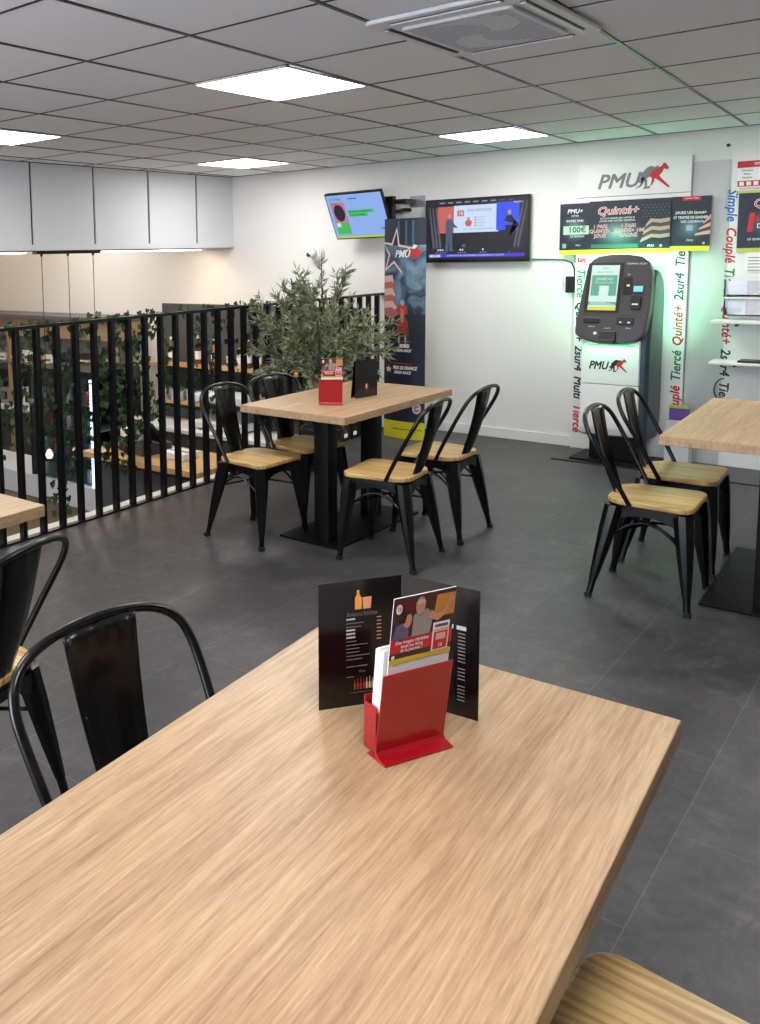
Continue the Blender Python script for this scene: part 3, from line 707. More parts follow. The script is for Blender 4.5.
# purple leaflet box by the board foot
t = thing('leaflet_box', 'small box with lime and purple leaflets between the boards behind the right table', 'box', (.755, 5.30, .0))
b = MB(); b.box((0, 0, .0), (.16, .10, .34), GREYW); b.build('box', t, bevel=0.004)
b = MB(); b.box((.02, .02, .34), (.15, .03, .44), PPURPLE); b.box((.02, .018, .43), (.15, .032, .452), mat('lime_paper', (176, 190, 70), .5)); b.build('leaflets', t)
b = MB(); b.box((.05, 5.02 - .0, 0), (1.55, YB - .01, .009), mat('black_floor_plate', (24, 24, 27), .35)); tag(b.build('floor_plate', bevel=0.002), 'thin black floor plate under the kiosk and the boards', 'floor plate')
b = MB(); b.lathe([(.0, 0), (.012, 0), (.012, .01), (.004, .014)], BLACKP, 10, frame((0, 0, 0), (1, 0, 0), (0, 0, 1))); tag(b.build('wall_hook', loc=(1.02, YW, 2.30)), 'tiny black hook high on the wall between the boards', 'hook')

# ------------------------------------------------------------------ wide television
t = thing('television', 'wide wall television showing two presenters in front of a screen', 'television', (-.79, YW - .07, 1.775))
W, H = .455, .272
b = MB(); b.box((-W, 0, -H), (W, .035, H), BLACKP); b.build('casing', t, bevel=0.004)
b = MB(); b.box((-.2, .035, -.15), (.2, .07, .15), BLACKP); b.build('wall_mount', t)
SN = emi('tv_dark', (26, 24, 40), 0.25); SB = emi('tv_blue', (40, 70, 215), 0.50); SP = emi('tv_pale', (205, 225, 250), 0.37); SR = emi('tv_red', (200, 98, 90), 0.38)
ST = emi('tv_text', (150, 160, 190), 0.38); SK_ = emi('tv_skin', (190, 160, 150), 0.34); SS = emi('tv_suit', (88, 110, 140), 0.25); SD = emi('tv_black', (16, 18, 30), 0.21); SV = emi('tv_violet', (66, 50, 200), 0.42); SM = emi('tv_slat', (120, 118, 140), 0.21)
b = MB(); M = frame((0, -.0006, 0), (1, 0, 0), (0, 0, 1))
b.box((-.443, -.243, 0), (.443, .258, .0004), SN, M)
b.box((-.34, -.02, .0004), (-.15, .205, .0006), SR, M); b.box((-.19, -.02, .0006), (.20, .21, .0009), SP, M); b.box((.18, -.01, .0007), (.37, .22, .0010), SB, M)
for x in (-.42, -.39, -.36): b.add([(x, .2, .0009), (x + .012, .2, .0009), (x + .06, -.14, .0009), (x + .04, -.16, .0009)], [(0, 1, 2, 3)], SM, M)
for x in (.40, .43): b.add([(x, .22, .0011), (x + .01, .22, .0011), (x - .06, -.16, .0011), (x - .075, -.14, .0011)], [(0, 1, 2, 3)], SM, M)
b.box((-.16, .12, .001), (-.10, .17, .0013), SR, M); b.text('16', .045, SP, M @ T(-.13, .145, .0014), bold=.02)
b.text('HUGO PROPULSION', .03, ST, M @ T(.035, .165, .0011), bold=.03, fit=.21)
for i in range(4): b.box((-.005, .10 - i * .023, .001), (.01, .112 - i * .023, .0013), SR, M); b.box((.016, .103 - i * .023, .001), (.09 - .015 * (i % 2), .107 - i * .023, .0013), ST, M)
blob(b, M, -.06, .06, .03, .03, SR, .0013); blob(b, M, -.06, .10, .012, .007, emi('tv_green', (50, 140, 90), 0.34), .0014)
b.text('ET SES PARTENAIRES', .02, ST, M @ T(.03, .008, .0011), fit=.26)
def fig(x, s, suit, flip=1):
    pts = [(-.03, -.02), (-.035, .07), (-.018, .10), (.018, .10), (.04, .06), (.07 * flip, .03), (.07 * flip, .02), (.03, .03), (.028, -.03), (.03, -.16), (.045, -.175), (.0, -.175), (.002, -.06), (-.012, -.16), (-.005, -.185), (-.04, -.175), (-.03, -.08)]
    b.add([(x + a * s * flip, c * s, .0018) for a, c in pts], [list(range(len(pts)))], suit, M)
    blob(b, M, x, .115 * s + .008, .014 * s, .019 * s, SK_, .002, 12)
fig(-.23, 1.0, SS, 1); fig(.29, 1.1, SD, -1)
blob(b, M, -.10, -.13, .018, .014, emi('tv_teal', (80, 120, 130), 0.29), .001)
for x, n in ((-.31, 3), (-.12, 2), (.07, 1), (.27, 1)):
    for i in range(n): blob(b, M, x + (i - n / 2) * .02 + .01, -.165, .008, .009, SP, .001, 8)
    for i in range(n + 2): b.box((x + (i - n / 2) * .02 - .012, -.192, .001), (x + (i - n / 2) * .02 - .002, -.184, .0013), ST, M)
b.box((-.42, -.228, .001), (.42, -.2, .0012), SV, M); b.box((-.41, -.225, .0013), (-.31, -.204, .0015), SP, M); b.text('INFO', .02, SV, M @ T(-.36, -.214, .0018), bold=.03); b.text('LA REVUE ET SES PARTENAIRES A SUIVRE DANS LE QUINTÉ', .018, SP, M @ T(0, -.214, .0016), bold=.02, fit=.5)
for i in range(9): b.box((-.32 + i * .075, .233, .0008), (-.275 + i * .075, .243, .001), SM if i > 6 else ST, M)
b.text('EQUIDIA', .018, SP, M @ T(.36, .215, .0016), bold=.02)
b.build('screen', t)
# small tilted television
P_bl = Vector((-2.083, 5.38, 1.729)); P_br = Vector((-1.512, 5.38, 1.747)); P_tl = Vector((-2.066, 5.17, 2.136)); P_tr = Vector((-1.476, 5.17, 2.133))
cen = (P_bl + P_br + P_tl + P_tr) / 4; ux = ((P_br - P_bl) + (P_tr - P_tl)).normalized(); uy = ((P_tl - P_bl) + (P_tr - P_br)).normalized()
uy = (uy - ux * ux.dot(uy)).normalized(); W = .290; H = (P_tl - P_bl).length / 2
t = thing('television', 'small television tilted down on a swivel bracket, blue screen with a green caption', 'television', cen)
MM = frame((0, 0, 0), ux, uy)
b = MB(); b.box((-W, -H, -.035), (W, H, 0), BLACKP, MM); b.build('casing', t, bevel=0.003)
b = MB(); b.box((-.12, -.12, -.07), (.12, .12, -.035), BLACKP, MM); b.build('rear_housing', t, bevel=0.006)
b = MB(); b.tube([MM @ Vector((0, 0, -.07)), (.22, .26, .03), (.33, .22, .04), (.36, .34 - .03, .04)], .016, BLACKP, 8)
b.box((.20, .06, -.12), (.31, .12, .16), BLACKP); b.box((.30, .10, .09), (.42, YW - cen.y, .13), BLACKP); b.box((.36, YW - cen.y - .01, .06), (.50, YW - cen.y, .16), CHROME); b.build('swivel_bracket', t)
QB = emi('small_tv_blue', (146, 184, 248), 0.34); QG = emi('small_tv_green', (70, 195, 95), 0.34); QY = emi('small_tv_lime', (190, 215, 60), 0.34); QP = emi('small_tv_pink', (190, 130, 160), 0.34); QD = emi('small_tv_dark', (40, 34, 60), 0.21); QL = emi('small_tv_white', (225, 232, 250), 0.34)
b = MB(); b.box((-W + .01, -H + .012, .0005), (W - .01, H - .012, .001), QB, MM)
b.box((-W + .01, -H + .012, .001), (W - .06, -H + .032, .0014), QY, MM)
b.box((-.25, -.175, .001), (-.11, .145, .0014), QP, MM); b.box((-.25, -.175, .0014), (-.11, -.06, .0018), QG, MM); blob(b, MM, -.18, .04, .055, .085, QD, .0018); b.box((-.25, .12, .0016), (-.17, .145, .002), SR, MM)
b.box((-.24, -.10, .002), (-.2, -.06, .0024), QL, MM); b.text('COURSE', .03, QD, MM @ T(-.19, .175, .002)); b.box((-.06, .17, .001), (.03, .178, .0014), QD, MM)
b.box((-.09, .03, .001), (.17, .06, .0014), QG, MM); b.box((-.09, -.005, .001), (.10, .028, .0014), QG, MM); b.text('RÉSULTATS ET RAPPORTS', .022, QD, MM @ T(.03, .045, .0017), fit=.22); b.text('DES COURSES', .022, QD, MM @ T(0.0, .012, .0017), fit=.15)
blob(b, MM, .235, -.13, .006, .008, QD, .0015, 8)
b.build('screen', t)
# cable and power adapter
b = MB(); P = [(-.335, YW - .012, 1.52), (-.20, YW - .012, 1.515), (-.08, YW - .012, 1.51), (-.02, YW - .014, 1.49), (.005, YW - .018, 1.44), (.01, YW - .02, 1.38)]
b.tube(P, .005, BLACKP, 6); tag(b.build('power_cable', smooth=True), 'black cable running along the wall from the wide television to the power adapter', 'cable')
t = thing('power_adapter', 'black power adapter box on the wall left of the white board', 'power adapter', (0.0, YW - .05, 1.31))
b = MB(); b.box((-.05, 0, -.06), (.045, .05, .07), BLACKP); b.build('body', t, bevel=0.006)
b = MB(); b.tube([(0.02, .025, .07), (.022, .025, .12), (.03, .03, .13)], .004, BLACKP, 6); b.build('plug_lead', t)

# ------------------------------------------------------------------ dome camera
t = thing('security_camera', 'white dome security camera on the back wall above the olive tree', 'camera', (-2.40, YW, 1.60))
WM = frame((0, 0, 0), (1, 0, 0), (0, 0, 1))
b = MB(); b.lathe([(.075, -.003), (.078, .012), (.07, .035), (.05, .052)], WHITEP, 24, WM); b.build('base', t, smooth=True)
b = MB(); b.lathe([(.045, 0), (.05, .02), (.046, .045), (.03, .065), (.0, .072)], WHITEP, 20, WM @ T(-.03, .01, .045)); b.build('eyeball', t, smooth=True)
b = MB(); b.lathe([(.028, 0), (.026, .012), (.012, .018), (0, .018)], BLACKP, 16, frame((-.04, -.10, .0), (.9, .4, 0), (0, .3, .95))); b.build('lens', t, smooth=True)

# ------------------------------------------------------------------ totem banner (curved cardboard column)
TC = (-1.215, 5.08)
t = thing('advertising_totem', 'tall curved dark blue advertising totem with a star and yellow foot by the railing end', 'banner', (TC[0], TC[1], 0), 0)
HWD = .192; TH = 1.885
def tot(u): return -.04 * (1 - (u / HWD) ** 2)
def tsurf(b, u0, u1, z0, z1, m, off=0.0, n=12):
    vs = []; fs = []
    for i in range(n + 1):
        u = u0 + (u1 - u0) * i / n
        vs += [(u, tot(u) - off, z0), (u, tot(u) - off, z1)]
    for i in range(n): fs.append((2 * i, 2 * i + 2, 2 * i + 3, 2 * i + 1))
    b.add(vs, fs, m)
def tpoly(b, pts, m, off):
    # polygon on the curved face, pts (u,z)
    bm = bmesh.new(); vs = [bm.verts.new((u, 0, z)) for u, z in pts]; f = bm.faces.new(vs)
    bmesh.ops.triangulate(bm, faces=[f]); bmesh.ops.subdivide_edges(bm, edges=bm.edges[:], cuts=5, use_grid_fill=True)
    bm.verts.index_update(); b.add([(v.co.x, tot(v.co.x) - off, v.co.z) for v in bm.verts], [[v.index for v in f.verts] for f in bm.faces], m); bm.free()
b = MB()
ring = [(HWD * math.cos(a), .075 * math.sin(a)) for a in [2 * PI * i / 32 for i in range(32)]]
n_ = 24; ring = [(-HWD + 2 * HWD * i / n_, tot(-HWD + 2 * HWD * i / n_)) for i in range(n_ + 1)] + [(HWD - 2 * HWD * i / n_, -tot(HWD - 2 * HWD * i / n_) * .8) for i in range(1, n_)]
b.prism(ring, TH, NAVY); b.build('body', t)
def sky_mat():
    m = bpy.data.materials.new('totem_storm_sky_print'); m.use_nodes = True
    nt = m.node_tree; bs = nt.nodes['Principled BSDF']; N = nt.nodes.new; L = nt.links.new
    tc = N('ShaderNodeTexCoord'); nz = N('ShaderNodeTexNoise'); nz.inputs['Scale'].default_value = 6; nz.inputs['Detail'].default_value = 6; nz.inputs['Distortion'].default_value = 1.2
    L(tc.outputs['Object'], nz.inputs['Vector']); cr = N('ShaderNodeValToRGB'); e = cr.color_ramp.elements
    e[0].position = .36; e[0].color = lin((26, 42, 66)); e[1].position = .70; e[1].color = lin((122, 156, 176))
    L(nz.outputs['Fac'], cr.inputs[0]); L(cr.outputs[0], bs.inputs['Base Color']); bs.inputs['Roughness'].default_value = .45
    return m
SKYP = sky_mat()
b = MB()
tsurf(b, -HWD, HWD, 1.08, 1.66, SKYP, .001)
tsurf(b, -HWD, HWD, .0, .15, YEL, .001); tsurf(b, -HWD + .09, HWD - .02, .08, .085, NAVY, .002)
# light beams at the top
for u in (-.05, .02, .08): tsurf(b, u, u + .02, 1.62, TH - .02, PSTEEL, .0012, 2)
# star outline
st = []; R1, R2 = .155, .065; cu, cz_ = -.075, 1.60
def starpts(R1, R2): return [(cu + (R1 if k % 2 == 0 else R2) * math.sin(k * PI / 5 + .12), cz_ + (R1 if k % 2 == 0 else R2) * 1.35 * math.cos(k * PI / 5 + .12)) for k in range(10)]
o_, i_ = starpts(.16, .068), starpts(.132, .05)
for k in range(10):
    q = (k + 1) % 10
    if k in (3,): continue
    pts = [o_[k], o_[q], i_[q], i_[k]]
    pts = [(max(-HWD + .002, min(HWD - .002, u)), z) for u, z in pts]
    tpoly(b, pts, mat('rose_white_print', (216, 190, 186), .5), .003)
# flag at left
for i in range(6):
    c = PPINK if i % 2 else PPINKD
    z = 1.40 - i * .055
    tpoly(b, [(-HWD + .002, z), (-.10, z + .01), (-.085 + .01 * i, z - .05), (-.12, z - .09), (-HWD + .002, z - .06)], c, .0024 + i * 2e-4)
# rider on a red horse over dark trees
tpoly(b, [(-HWD, .98), (-.15, 1.08), (-.12, 1.02), (-.08, 1.09), (-.04, 1.04), (.0, 1.10), (.04, 1.05), (.09, 1.11), (.13, 1.04), (HWD, 1.09), (HWD, .90), (0, .90), (-HWD, .90)], mat('print_dark_trees', (24, 36, 40), .5), .002)
CH = mat('print_chestnut', (130, 52, 42), .5); MN = mat('print_mane', (176, 120, 84), .5)
def tell(cx, cz, rx, rz, m, off): tpoly(b, [(cx + rx * math.cos(a), cz + rz * math.sin(a)) for a in [2 * PI * i / 14 for i in range(14)]], m, off)
tell(.0, .985, .055, .075, CH, .0032); tell(-.035, .93, .016, .05, CH, .0034); tell(.035, .93, .016, .05, CH, .0034)
tell(-.03, .865, .008, .045, PMIST, .003); tell(.03, .87, .008, .045, PMIST, .003)
tell(.0, 1.11, .042, .05, PRED, .0036); tell(.0, 1.175, .02, .026, PMIST, .0038); tell(.0, 1.06, .017, .06, MN, .0045); tell(-.014, 1.12, .006, .014, MN, .005); tell(.014, 1.12, .006, .014, MN, .005)
def ttext(s, size, u, z, m, off=.003, fit=None, al='CENTER', bold=.02, shear=.25):
    vs, fs, w = text_mesh(s, size, al, bold, shear, 0)
    k = fit / w if fit else 1
    for q, d in enumerate((-.0012, .0012)):
        b.add([(u + d + x * k, tot(max(-HWD, min(HWD, u + x * k))) - off - q * 1e-4, z + y) for x, y, zz in vs], fs, m)
ttext('PMU', .085, -.005, 1.585, PWHITE, .005, fit=.14)
tpoly(b, [(.07, 1.60), (.085, 1.64), (.12, 1.655), (.14, 1.62), (.16, 1.60), (.13, 1.56), (.10, 1.54), (.08, 1.57)], PRED, .005); tpoly(b, [(.075, 1.63), (.10, 1.665), (.13, 1.655), (.11, 1.63)], PWHITE, .0055)
for i, (a, c) in enumerate((("PRIX D'AMÉRIQUE", 'LEGEND RACE'), ('PRIX DE FRANCE', 'SPEED RACE'), ('PRIX DE PARIS', 'MARATHON RACE'))):
    z = .79 - i * .19
    tsurf(b, -.08, .09, z + .05, z + .056, PRED, .0022, 4)
    ttext(a, .042, .02, z + .015, PWHITE, fit=.22); ttext(c, .032, .0, z - .025, PWHITE, fit=.16)
    pts = [(-.135 + (.028 if k % 2 == 0 else .012) * math.sin(k * PI / 5), z + (.036 if k % 2 == 0 else .015) * math.cos(k * PI / 5)) for k in range(10)]
    tpoly(b, pts, mat('rose_white_print', (216, 190, 186), .5), .003)
blobp = [(.13 + .036 * math.cos(a), .27 + .045 * math.sin(a)) for a in [2 * PI * i / 20 for i in range(20)]]
tpoly(b, blobp, mat('rose_white_print', (216, 190, 186), .5), .004)
tpoly(b, [(.13 + .022 * math.cos(a), .27 + .028 * math.sin(a)) for a in [2 * PI * i / 20 for i in range(20)]], PGREY, .005)
ttext('-18', .03, .13, .27, PWHITE, .006)
b.build('print', t)

# ------------------------------------------------------------------ things on the near table
t = thing('menu_card', 'tall black folded drinks menu standing on the foreground table behind the red holder', 'menu', (1.66, -.36, .751))
def menu_panel(name, p, q, draw):
    # p -> q bottom edge in world xy relative to the root
    p = Vector((*p, 0)); q = Vector((*q, 0)); d = (q - p); L = d.length; d.normalize(); nrm = d.cross(Vector((0, 0, 1)))
    M = frame(p, d, (0, 0, 1))
    b = MB(); b.box((0, 0, -.0012), (L, .25, .0), mat('menu_black', (16, 12, 13), .16), M)
    draw(b, M, L); return b.build(name, t)
WH = mat('menu_text_pale', (175, 172, 168), .5); WHD = mat('menu_text_dim', (110, 104, 100), .5)
def md1(b, M, L):
    Z = .0006
    # bottle and glass
    b.add([(L * .48 - .008, .192, Z), (L * .48 + .006, .192, Z), (L * .48 + .006, .214, Z), (L * .48 + .001, .222, Z), (L * .48 + .001, .23, Z), (L * .48 - .004, .23, Z), (L * .48 - .004, .222, Z), (L * .48 - .008, .214, Z)], [list(range(8))], PORANGE, M)
    b.add([(L * .53, .192, Z), (L * .53 + .016, .192, Z), (L * .53 + .018, .215, Z), (L * .53 - .001, .215, Z)], [(0, 1, 2, 3)], mat('menu_glass', (214, 150, 110), .4), M)
    b.text('Boissons fraîches', .0125, WHD, M @ T(L * .52, .183, Z), fit=.062)
    rnd = random.Random(3)
    for i in range(14):
        y = .172 - i * .0072
        if i == 12: continue
        w = .02 + rnd.random() * .028; hgt = .0034 if i in (0, 3, 4, 5) else .0016
        b.box((L * .33, y, Z - .0002), (L * .33 + (.018 if hgt > .002 else w), y + hgt, Z + .0002), WH if hgt > .002 else WHD, M)
        if i < 7: b.box((L * .70, y, Z - .0002), (L * .70 + .009, y + .0014, Z + .0002), PTAN, M)
    b.text('Vins', .008, WHD, M @ T(L * .52, .068, Z))
    b.box((L * .33, .058, Z), (L * .33 + .015, .0595, Z + .0003), WHD, M)
    for i in range(7):
        x = L * .42 + i * .0062; c = PRED if i < 4 else PTAN
        b.add([(x, .032, Z), (x + .0042, .032, Z), (x + .0042, .043, Z), (x + .0028, .047, Z), (x + .0028, .052 + (i % 3) * .002, Z), (x + .0014, .052 + (i % 3) * .002, Z), (x + .0014, .047, Z), (x, .043, Z)], [list(range(8))], mat('menu_bottle_red', (140, 48, 40), .4) if i < 4 else PTAN, M)
    b.box((L * .38, .026, Z), (L * .8, .0268, Z + .0002), WHD, M)
def md2(b, M, L):
    Z = .0006; rnd = random.Random(5)
    b.text('Bières', .011, WHD, M @ T(L * .45, .185, Z))
    b.box((L * .58, .168, Z), (L * .68, .176, Z + .0003), WH, M); b.box((L * .72, .168, Z), (L * .84, .176, Z + .0003), WH, M)
    for i in range(20):
        y = .16 - i * .0068
        if i in (9, 14): continue
        b.box((L * .74, y, Z), (L * .83, y + .0024, Z + .0003), WHD, M)
        b.box((L * .12, y, Z), (L * (.26 + .2 * rnd.random()), y + .0014, Z + .0003), WHD, M)
    b.text('Bonne dégustation', .008, WHD, M @ T(L * .3, .045, Z))
menu_panel('left_page', (1.565 - 1.66, -.501 + .36), (0, 0), md1)
menu_panel('right_page', (0, 0), (1.809 - 1.66, -.345 + .36), md2)

def holder(t, s=1.0, flyer=True):
    """local x along width, local -y towards the viewer"""
    def S(v): return v * s
    w = S(.078)
    # angled foot and front plate in one bent sheet: profile (y,z)
    prof = [(-.0, 0), (.0, .003), (.021, .0075), (.0255, .014), (.004, .160), (.007, .160), (.0285, .012), (.026, .004), (.05, .003), (.05, .0)]
    b = MB(); b.prism([(S(y), S(z)) for y, z in prof], 2 * w - S(.010), RED, frame((-w + S(.010), 0, 0), (0, 1, 0), (0, 0, 1)))
    b.build('front_plate', t, bevel=S(.0008), bseg=2)
    b = MB()
    x0 = -w + S(.021); x1 = w - S(.002)
    b.box((x0, S(.040), 0), (x1, S(.075), S(.004)), RED); b.box((x0, S(.040), 0), (x0 + S(.003), S(.075), S(.085)), RED); b.box((x1 - S(.003), S(.040), 0), (x1, S(.075), S(.085)), RED)
    b.box((x0, S(.072), 0), (x1, S(.075), S(.095)), RED); b.box((x0, S(.040), 0), (x1, S(.0425), S(.075)), RED); b.build('pocket', t, bevel=S(.001))
    SH = Matrix(((1, 0, 0, 0), (0, 1, -.10, 0), (0, 0, 1, 0), (0, 0, 0, 1)))
    b = MB()
    for i in range(5): b.box((x0 + S(.006), S(.046 + i * .0045), S(.005)), (x1 - S(.006) - S(.002) * (i % 2), S(.0500 + i * .0045), S(.192 - .004 * (i % 3))), PAPER, SH)
    b.build('leaflet_stack', t)
    fl = MB(); x0f, x1f = -S(.048), S(.0785)
    M = frame((S(.008), S(.0385), 0), (1, 0, 0), (0, -.13, 1))
    fl.box((x0f - S(.010), S(.01), -S(.0015)), (x1f - S(.007), S(.296), 0), PAPER, M)
    M = M @ T(-S(.005), S(.0065), 0) @ Matrix.Diagonal((.92, 1, 1, 1))
    Z = .0005 * s
    def q(a, c, m, z=1): fl.box((S(a[0]), S(a[1]), Z * (z - 1) + .00005), (S(c[0]), S(c[1]), Z * z), m, M)
    X0, X1 = -.058, .083
    q((X0, .2125), (X1, .289), PBROWN); q((X0, .186), (X1, .213), PRED, 2); q((X0, .1755), (X1, .186), PBROWN, 2); q((X0, .167), (X1, .1755), mat('flyer_gold', (206, 180, 40), .5), 3)
    M_ = [M]
    def P(pts, m, z=3): fl.add([(S(a), S(c), Z * z) for a, c in pts], [list(range(len(pts)))], m, M_[0])
    M_[0] = M @ T(0, S(.2125 * (1 - 1.25)), 0) @ Matrix.Diagonal((1, 1.25, 1, 1))
    P([(.035, .235), (.083, .235), (.083, .268), (.040, .268)], mat('flyer_ochre', (198, 130, 62), .5), 2)
    P([(-.055, .250), (-.01, .252), (-.01, .268), (-.055, .268)], mat('flyer_maroon', (96, 24, 30), .5), 2)
    # older man: shirt, arm, head
    P([(-.012, .213), (.03, .213), (.034, .238), (.022, .250), (.004, .252), (-.012, .244)], PSHIRT)
    P([(.024, .236), (.045, .229), (.060, .236), (.074, .254), (.070, .258), (.056, .244), (.042, .240), (.028, .248)], PSKIN, 4)
    P([(.068, .252), (.080, .256), (.078, .262), (.070, .266), (.066, .258)], PSKIN, 4)
    P([(.002 + .011 * math.cos(a), .258 + .0135 * math.sin(a)) for a in [2 * PI * i / 14 for i in range(14)]], PSKIN, 5)
    P([(-.009, .262), (-.004, .2735 - .006), (.006, .2675), (.013, .263), (.009, .262), (-.006, .260)], mat('flyer_grey_hair', (186, 180, 176), .5), 6)
    # younger man
    P([(-.058, .213), (-.020, .213), (-.022, .228), (-.034, .238), (-.050, .233)], mat('flyer_blue_shirt', (92, 92, 120), .5), 5)
    P([(-.026 + .010 * math.cos(a), .240 + .0115 * math.sin(a)) for a in [2 * PI * i / 14 for i in range(14)]], PSKIN, 6)
    P([(-.040, .238), (-.038, .252), (-.026, .256), (-.018, .250), (-.028, .248), (-.032, .236)], mat('flyer_dark_hair', (40, 30, 28), .5), 7)
    P([(-.046 + .007 * math.cos(a), .258 + .0075 * math.sin(a)) for a in [2 * PI * i / 14 for i in range(14)]], PWHITE, 4)
    fl.text('18', S(.009), PBLK, M_[0] @ T(S(-.046), S(.258), Z * 5))
    M_[0] = M
    for i, st_ in enumerate(('Des images répétées', 'tout au long', 'de la journée !')): fl.text(st_, S(.0090), PWHITE, M @ T(S(-.010), S(.206 - i * .008), Z * 4), bold=.03, shear=.1, fit=S(.075 if i == 0 else .05))
    q((.036, .176), (.074, .230), PWHITE, 5); q((.039, .179), (.071, .212), PRED, 6); q((.044, .197), (.066, .209), PPINKD, 7); q((.040, .221), (.070, .226), PPURPLE, 6); q((.038, .214), (.072, .2165), PORANGE, 6)
    fl.text('10', S(.010), PWHITE, M @ T(S(.055), S(.186), Z * 7), bold=.03)
    P([(-.051 + .004 * math.cos(a), .1805 + .004 * math.sin(a)) for a in [2 * PI * i / 10 for i in range(10)]], PWHITE, 5)
    fl.build('flyer', t)
hang = math.atan2(.142, .063)
t = thing('leaflet_holder', 'large red plastic leaflet holder with a photo flyer on the foreground table', 'leaflet holder', (1.782, -.528, .7505), hang)
# local -y must face the camera: rotate so that width axis runs along (.406,.914)
holder(t)
t = thing('leaflet_holder', 'small far red leaflet holder standing on the middle table', 'leaflet holder', (-.275, 2.43, .7505), math.radians(35))
holder(t, .92)
# far black menu
t = thing('menu_card', 'small black menu stand with a red emblem on the middle table', 'menu', (-.255, 2.80, .751), math.radians(78))
M = frame((0, 0, 0), (1, 0, 0), (0, 0, 1))
b = MB(); b.box((-.095, 0, 0), (.095, .003, .225), mat('menu_black', (16, 12, 13), .16)); b.build('front_page', t)
b = MB(); b.box((-.095, 0, 0), (.095, .003, .225), mat('menu_black', (16, 12, 13), .16), Matrix.Translation((0, .035, 0)) @ Matrix.Rotation(.12, 4, 'X')); b.build('back_page', t)
b = MB(); M2 = frame((0, -.0006, 0), (1, 0, 0), (0, 0, 1)); blob(b, M2, 0.0, .065, .014, .019, PRED, .0002); b.add([(-.004, .056, .0004), (.004, .056, .0004), (.003, .078, .0004), (-.003, .078, .0004)], [(0, 1, 2, 3)], PWHITE, M2); b.box((-.003, .035, .0002), (.003, .048, .0004), PRED, M2)
b.build('emblem', t)['label'] = 'round red emblem'

# ------------------------------------------------------------------ olive tree
OX, OY = -1.15, 3.70
t = thing('olive_tree', 'potted olive tree with narrow grey green leaves behind the middle table', 'tree', (OX, OY, 0))
b = MB(); b.lathe([(.11, 0), (.13, .02), (.155, .28), (.165, .30), (.165, .32), (.15, .32), (.145, .29)], mat('black_pot', (30, 30, 32), .5), 28); p_ = b.build('pot', t, smooth=True)
b = MB(); b.lathe([(.14, .27), (.0, .285)], mat('potting_soil', (48, 38, 30), .95, bump=.8), 20); b.build('soil', p_)
rnd = random.Random(11)
tr = MB(); lf = MB()
U = Vector((.731, .682, 0)); D = Vector((.682, -.731, 0))
def branch(p0, p1, sag, r0, r1, n=10):
    pts = []
    for i in range(n + 1):
        s = i / n; p = p0.lerp(p1, s) + Vector((0, 0, sag * math.sin(PI * s))) + Vector((rnd.uniform(-1, 1), rnd.uniform(-1, 1), rnd.uniform(-1, 1))) * .008 * (0 < i < n)
        pts.append(p)
    tr.tube(pts, [r0 + (r1 - r0) * i / n for i in range(n + 1)], BARK, 6); return pts
def leaf(p, d, L, w):
    d = d.normalized(); a = Vector((rnd.uniform(-1, 1), rnd.uniform(-1, 1), rnd.uniform(-1, 1))); s = d.cross(a)
    if s.length < 1e-3: return
    s.normalize(); nn = d.cross(s) * w * .35
    lf.add([p, p + d * L * .35 + s * w, p + d * L, p + d * L * .35 - s * w, p + d * L * .45 + nn], [(0, 1, 4), (1, 2, 4), (2, 3, 4), (3, 0, 4)], OLIVE)
def leafy(pts, every, L=.06):
    for i in range(len(pts) - 1):
        seg = pts[i + 1] - pts[i]; m = max(1, int(seg.length / every))
        for k in range(m):
            p = pts[i] + seg * (k / m); d = seg.normalized()
            for sg in (0, 1):
                a = Vector((rnd.uniform(-1, 1), rnd.uniform(-1, 1), rnd.uniform(-.7, .9))); a = (a - d * a.dot(d)).normalized()
                leaf(p, d * .8 + a * .9, L * rnd.uniform(.75, 1.2), .0075 * L / .06)
    leaf(pts[-1], pts[-1] - pts[-2], L, .006)
trunk = branch(Vector((0, 0, .28)), Vector((.02, .01, .80)), 0, .018, .014)
trunk2 = branch(Vector((.02, .01, .80)), Vector((0.0, 0.0, 1.57)), 0, .013, .003, 14)
leafy(trunk2[4:], .018, .065)
def tip(u, d, z): return U * u + D * d + Vector((0, 0, z))
mains = [(.52, .05, 1.10, .04, .78), (.54, .10, 1.00, .05, .76), (.46, .1, .88, .07, .72), (.40, .05, .72, .1, .66), (.34, -.1, .92, .08, .72), (.26, .2, 1.0, .06, .80), (.22, -.12, 1.20, .02, .9), (.19, .03, 1.49, -.02, 1.0),
 (-.19, .03, 1.50, -.02, .95), (-.10, .1, 1.36, .0, .9), (-.27, -.1, 1.40, .0, .85), (-.35, .05, 1.32, .0, .78), (-.53, -.02, 1.24, .02, .74), (-.46, .05, 1.10, .03, .72), (-.52, .1, .92, .05, .68), (-.44, .12, .76, .08, .62), (-.30, -.2, .78, .06, .62), (-.15, .22, .62, .08, .6),
 (.10, .22, .66, .08, .62), (.25, .1, .60, .1, .62), (-.05, -.2, 1.22, 0, .8), (.05, .2, 1.15, .0, .75), (-.3, .25, 1.0, .02, .7), (.12, -.22, .95, .03, .7), (-.36, -.15, .95, .05, .68), (.30, 0, 1.12, .03, .8), (-.20, 0, 1.08, .03, .75)]
for u, d, z, sag, zr in mains:
    st0 = Vector((.01, .005, zr)); en = tip(u, d, z)
    pts = branch(st0, en, sag, .006, .002, 12); leafy(pts[2:], .013, .072)
    for k in range(7):
        i = rnd.randint(3, 10); dr = (pts[i + 1] - pts[i]).normalized()
        a = Vector((rnd.uniform(-1, 1), rnd.uniform(-1, 1), rnd.uniform(-.5, 1.0)))
        e2 = pts[i] + (dr * .8 + a * .7).normalized() * rnd.uniform(.10, .2)
        q = branch(pts[i], e2, .01, .003, .0015, 5); leafy(q, .014, .064)
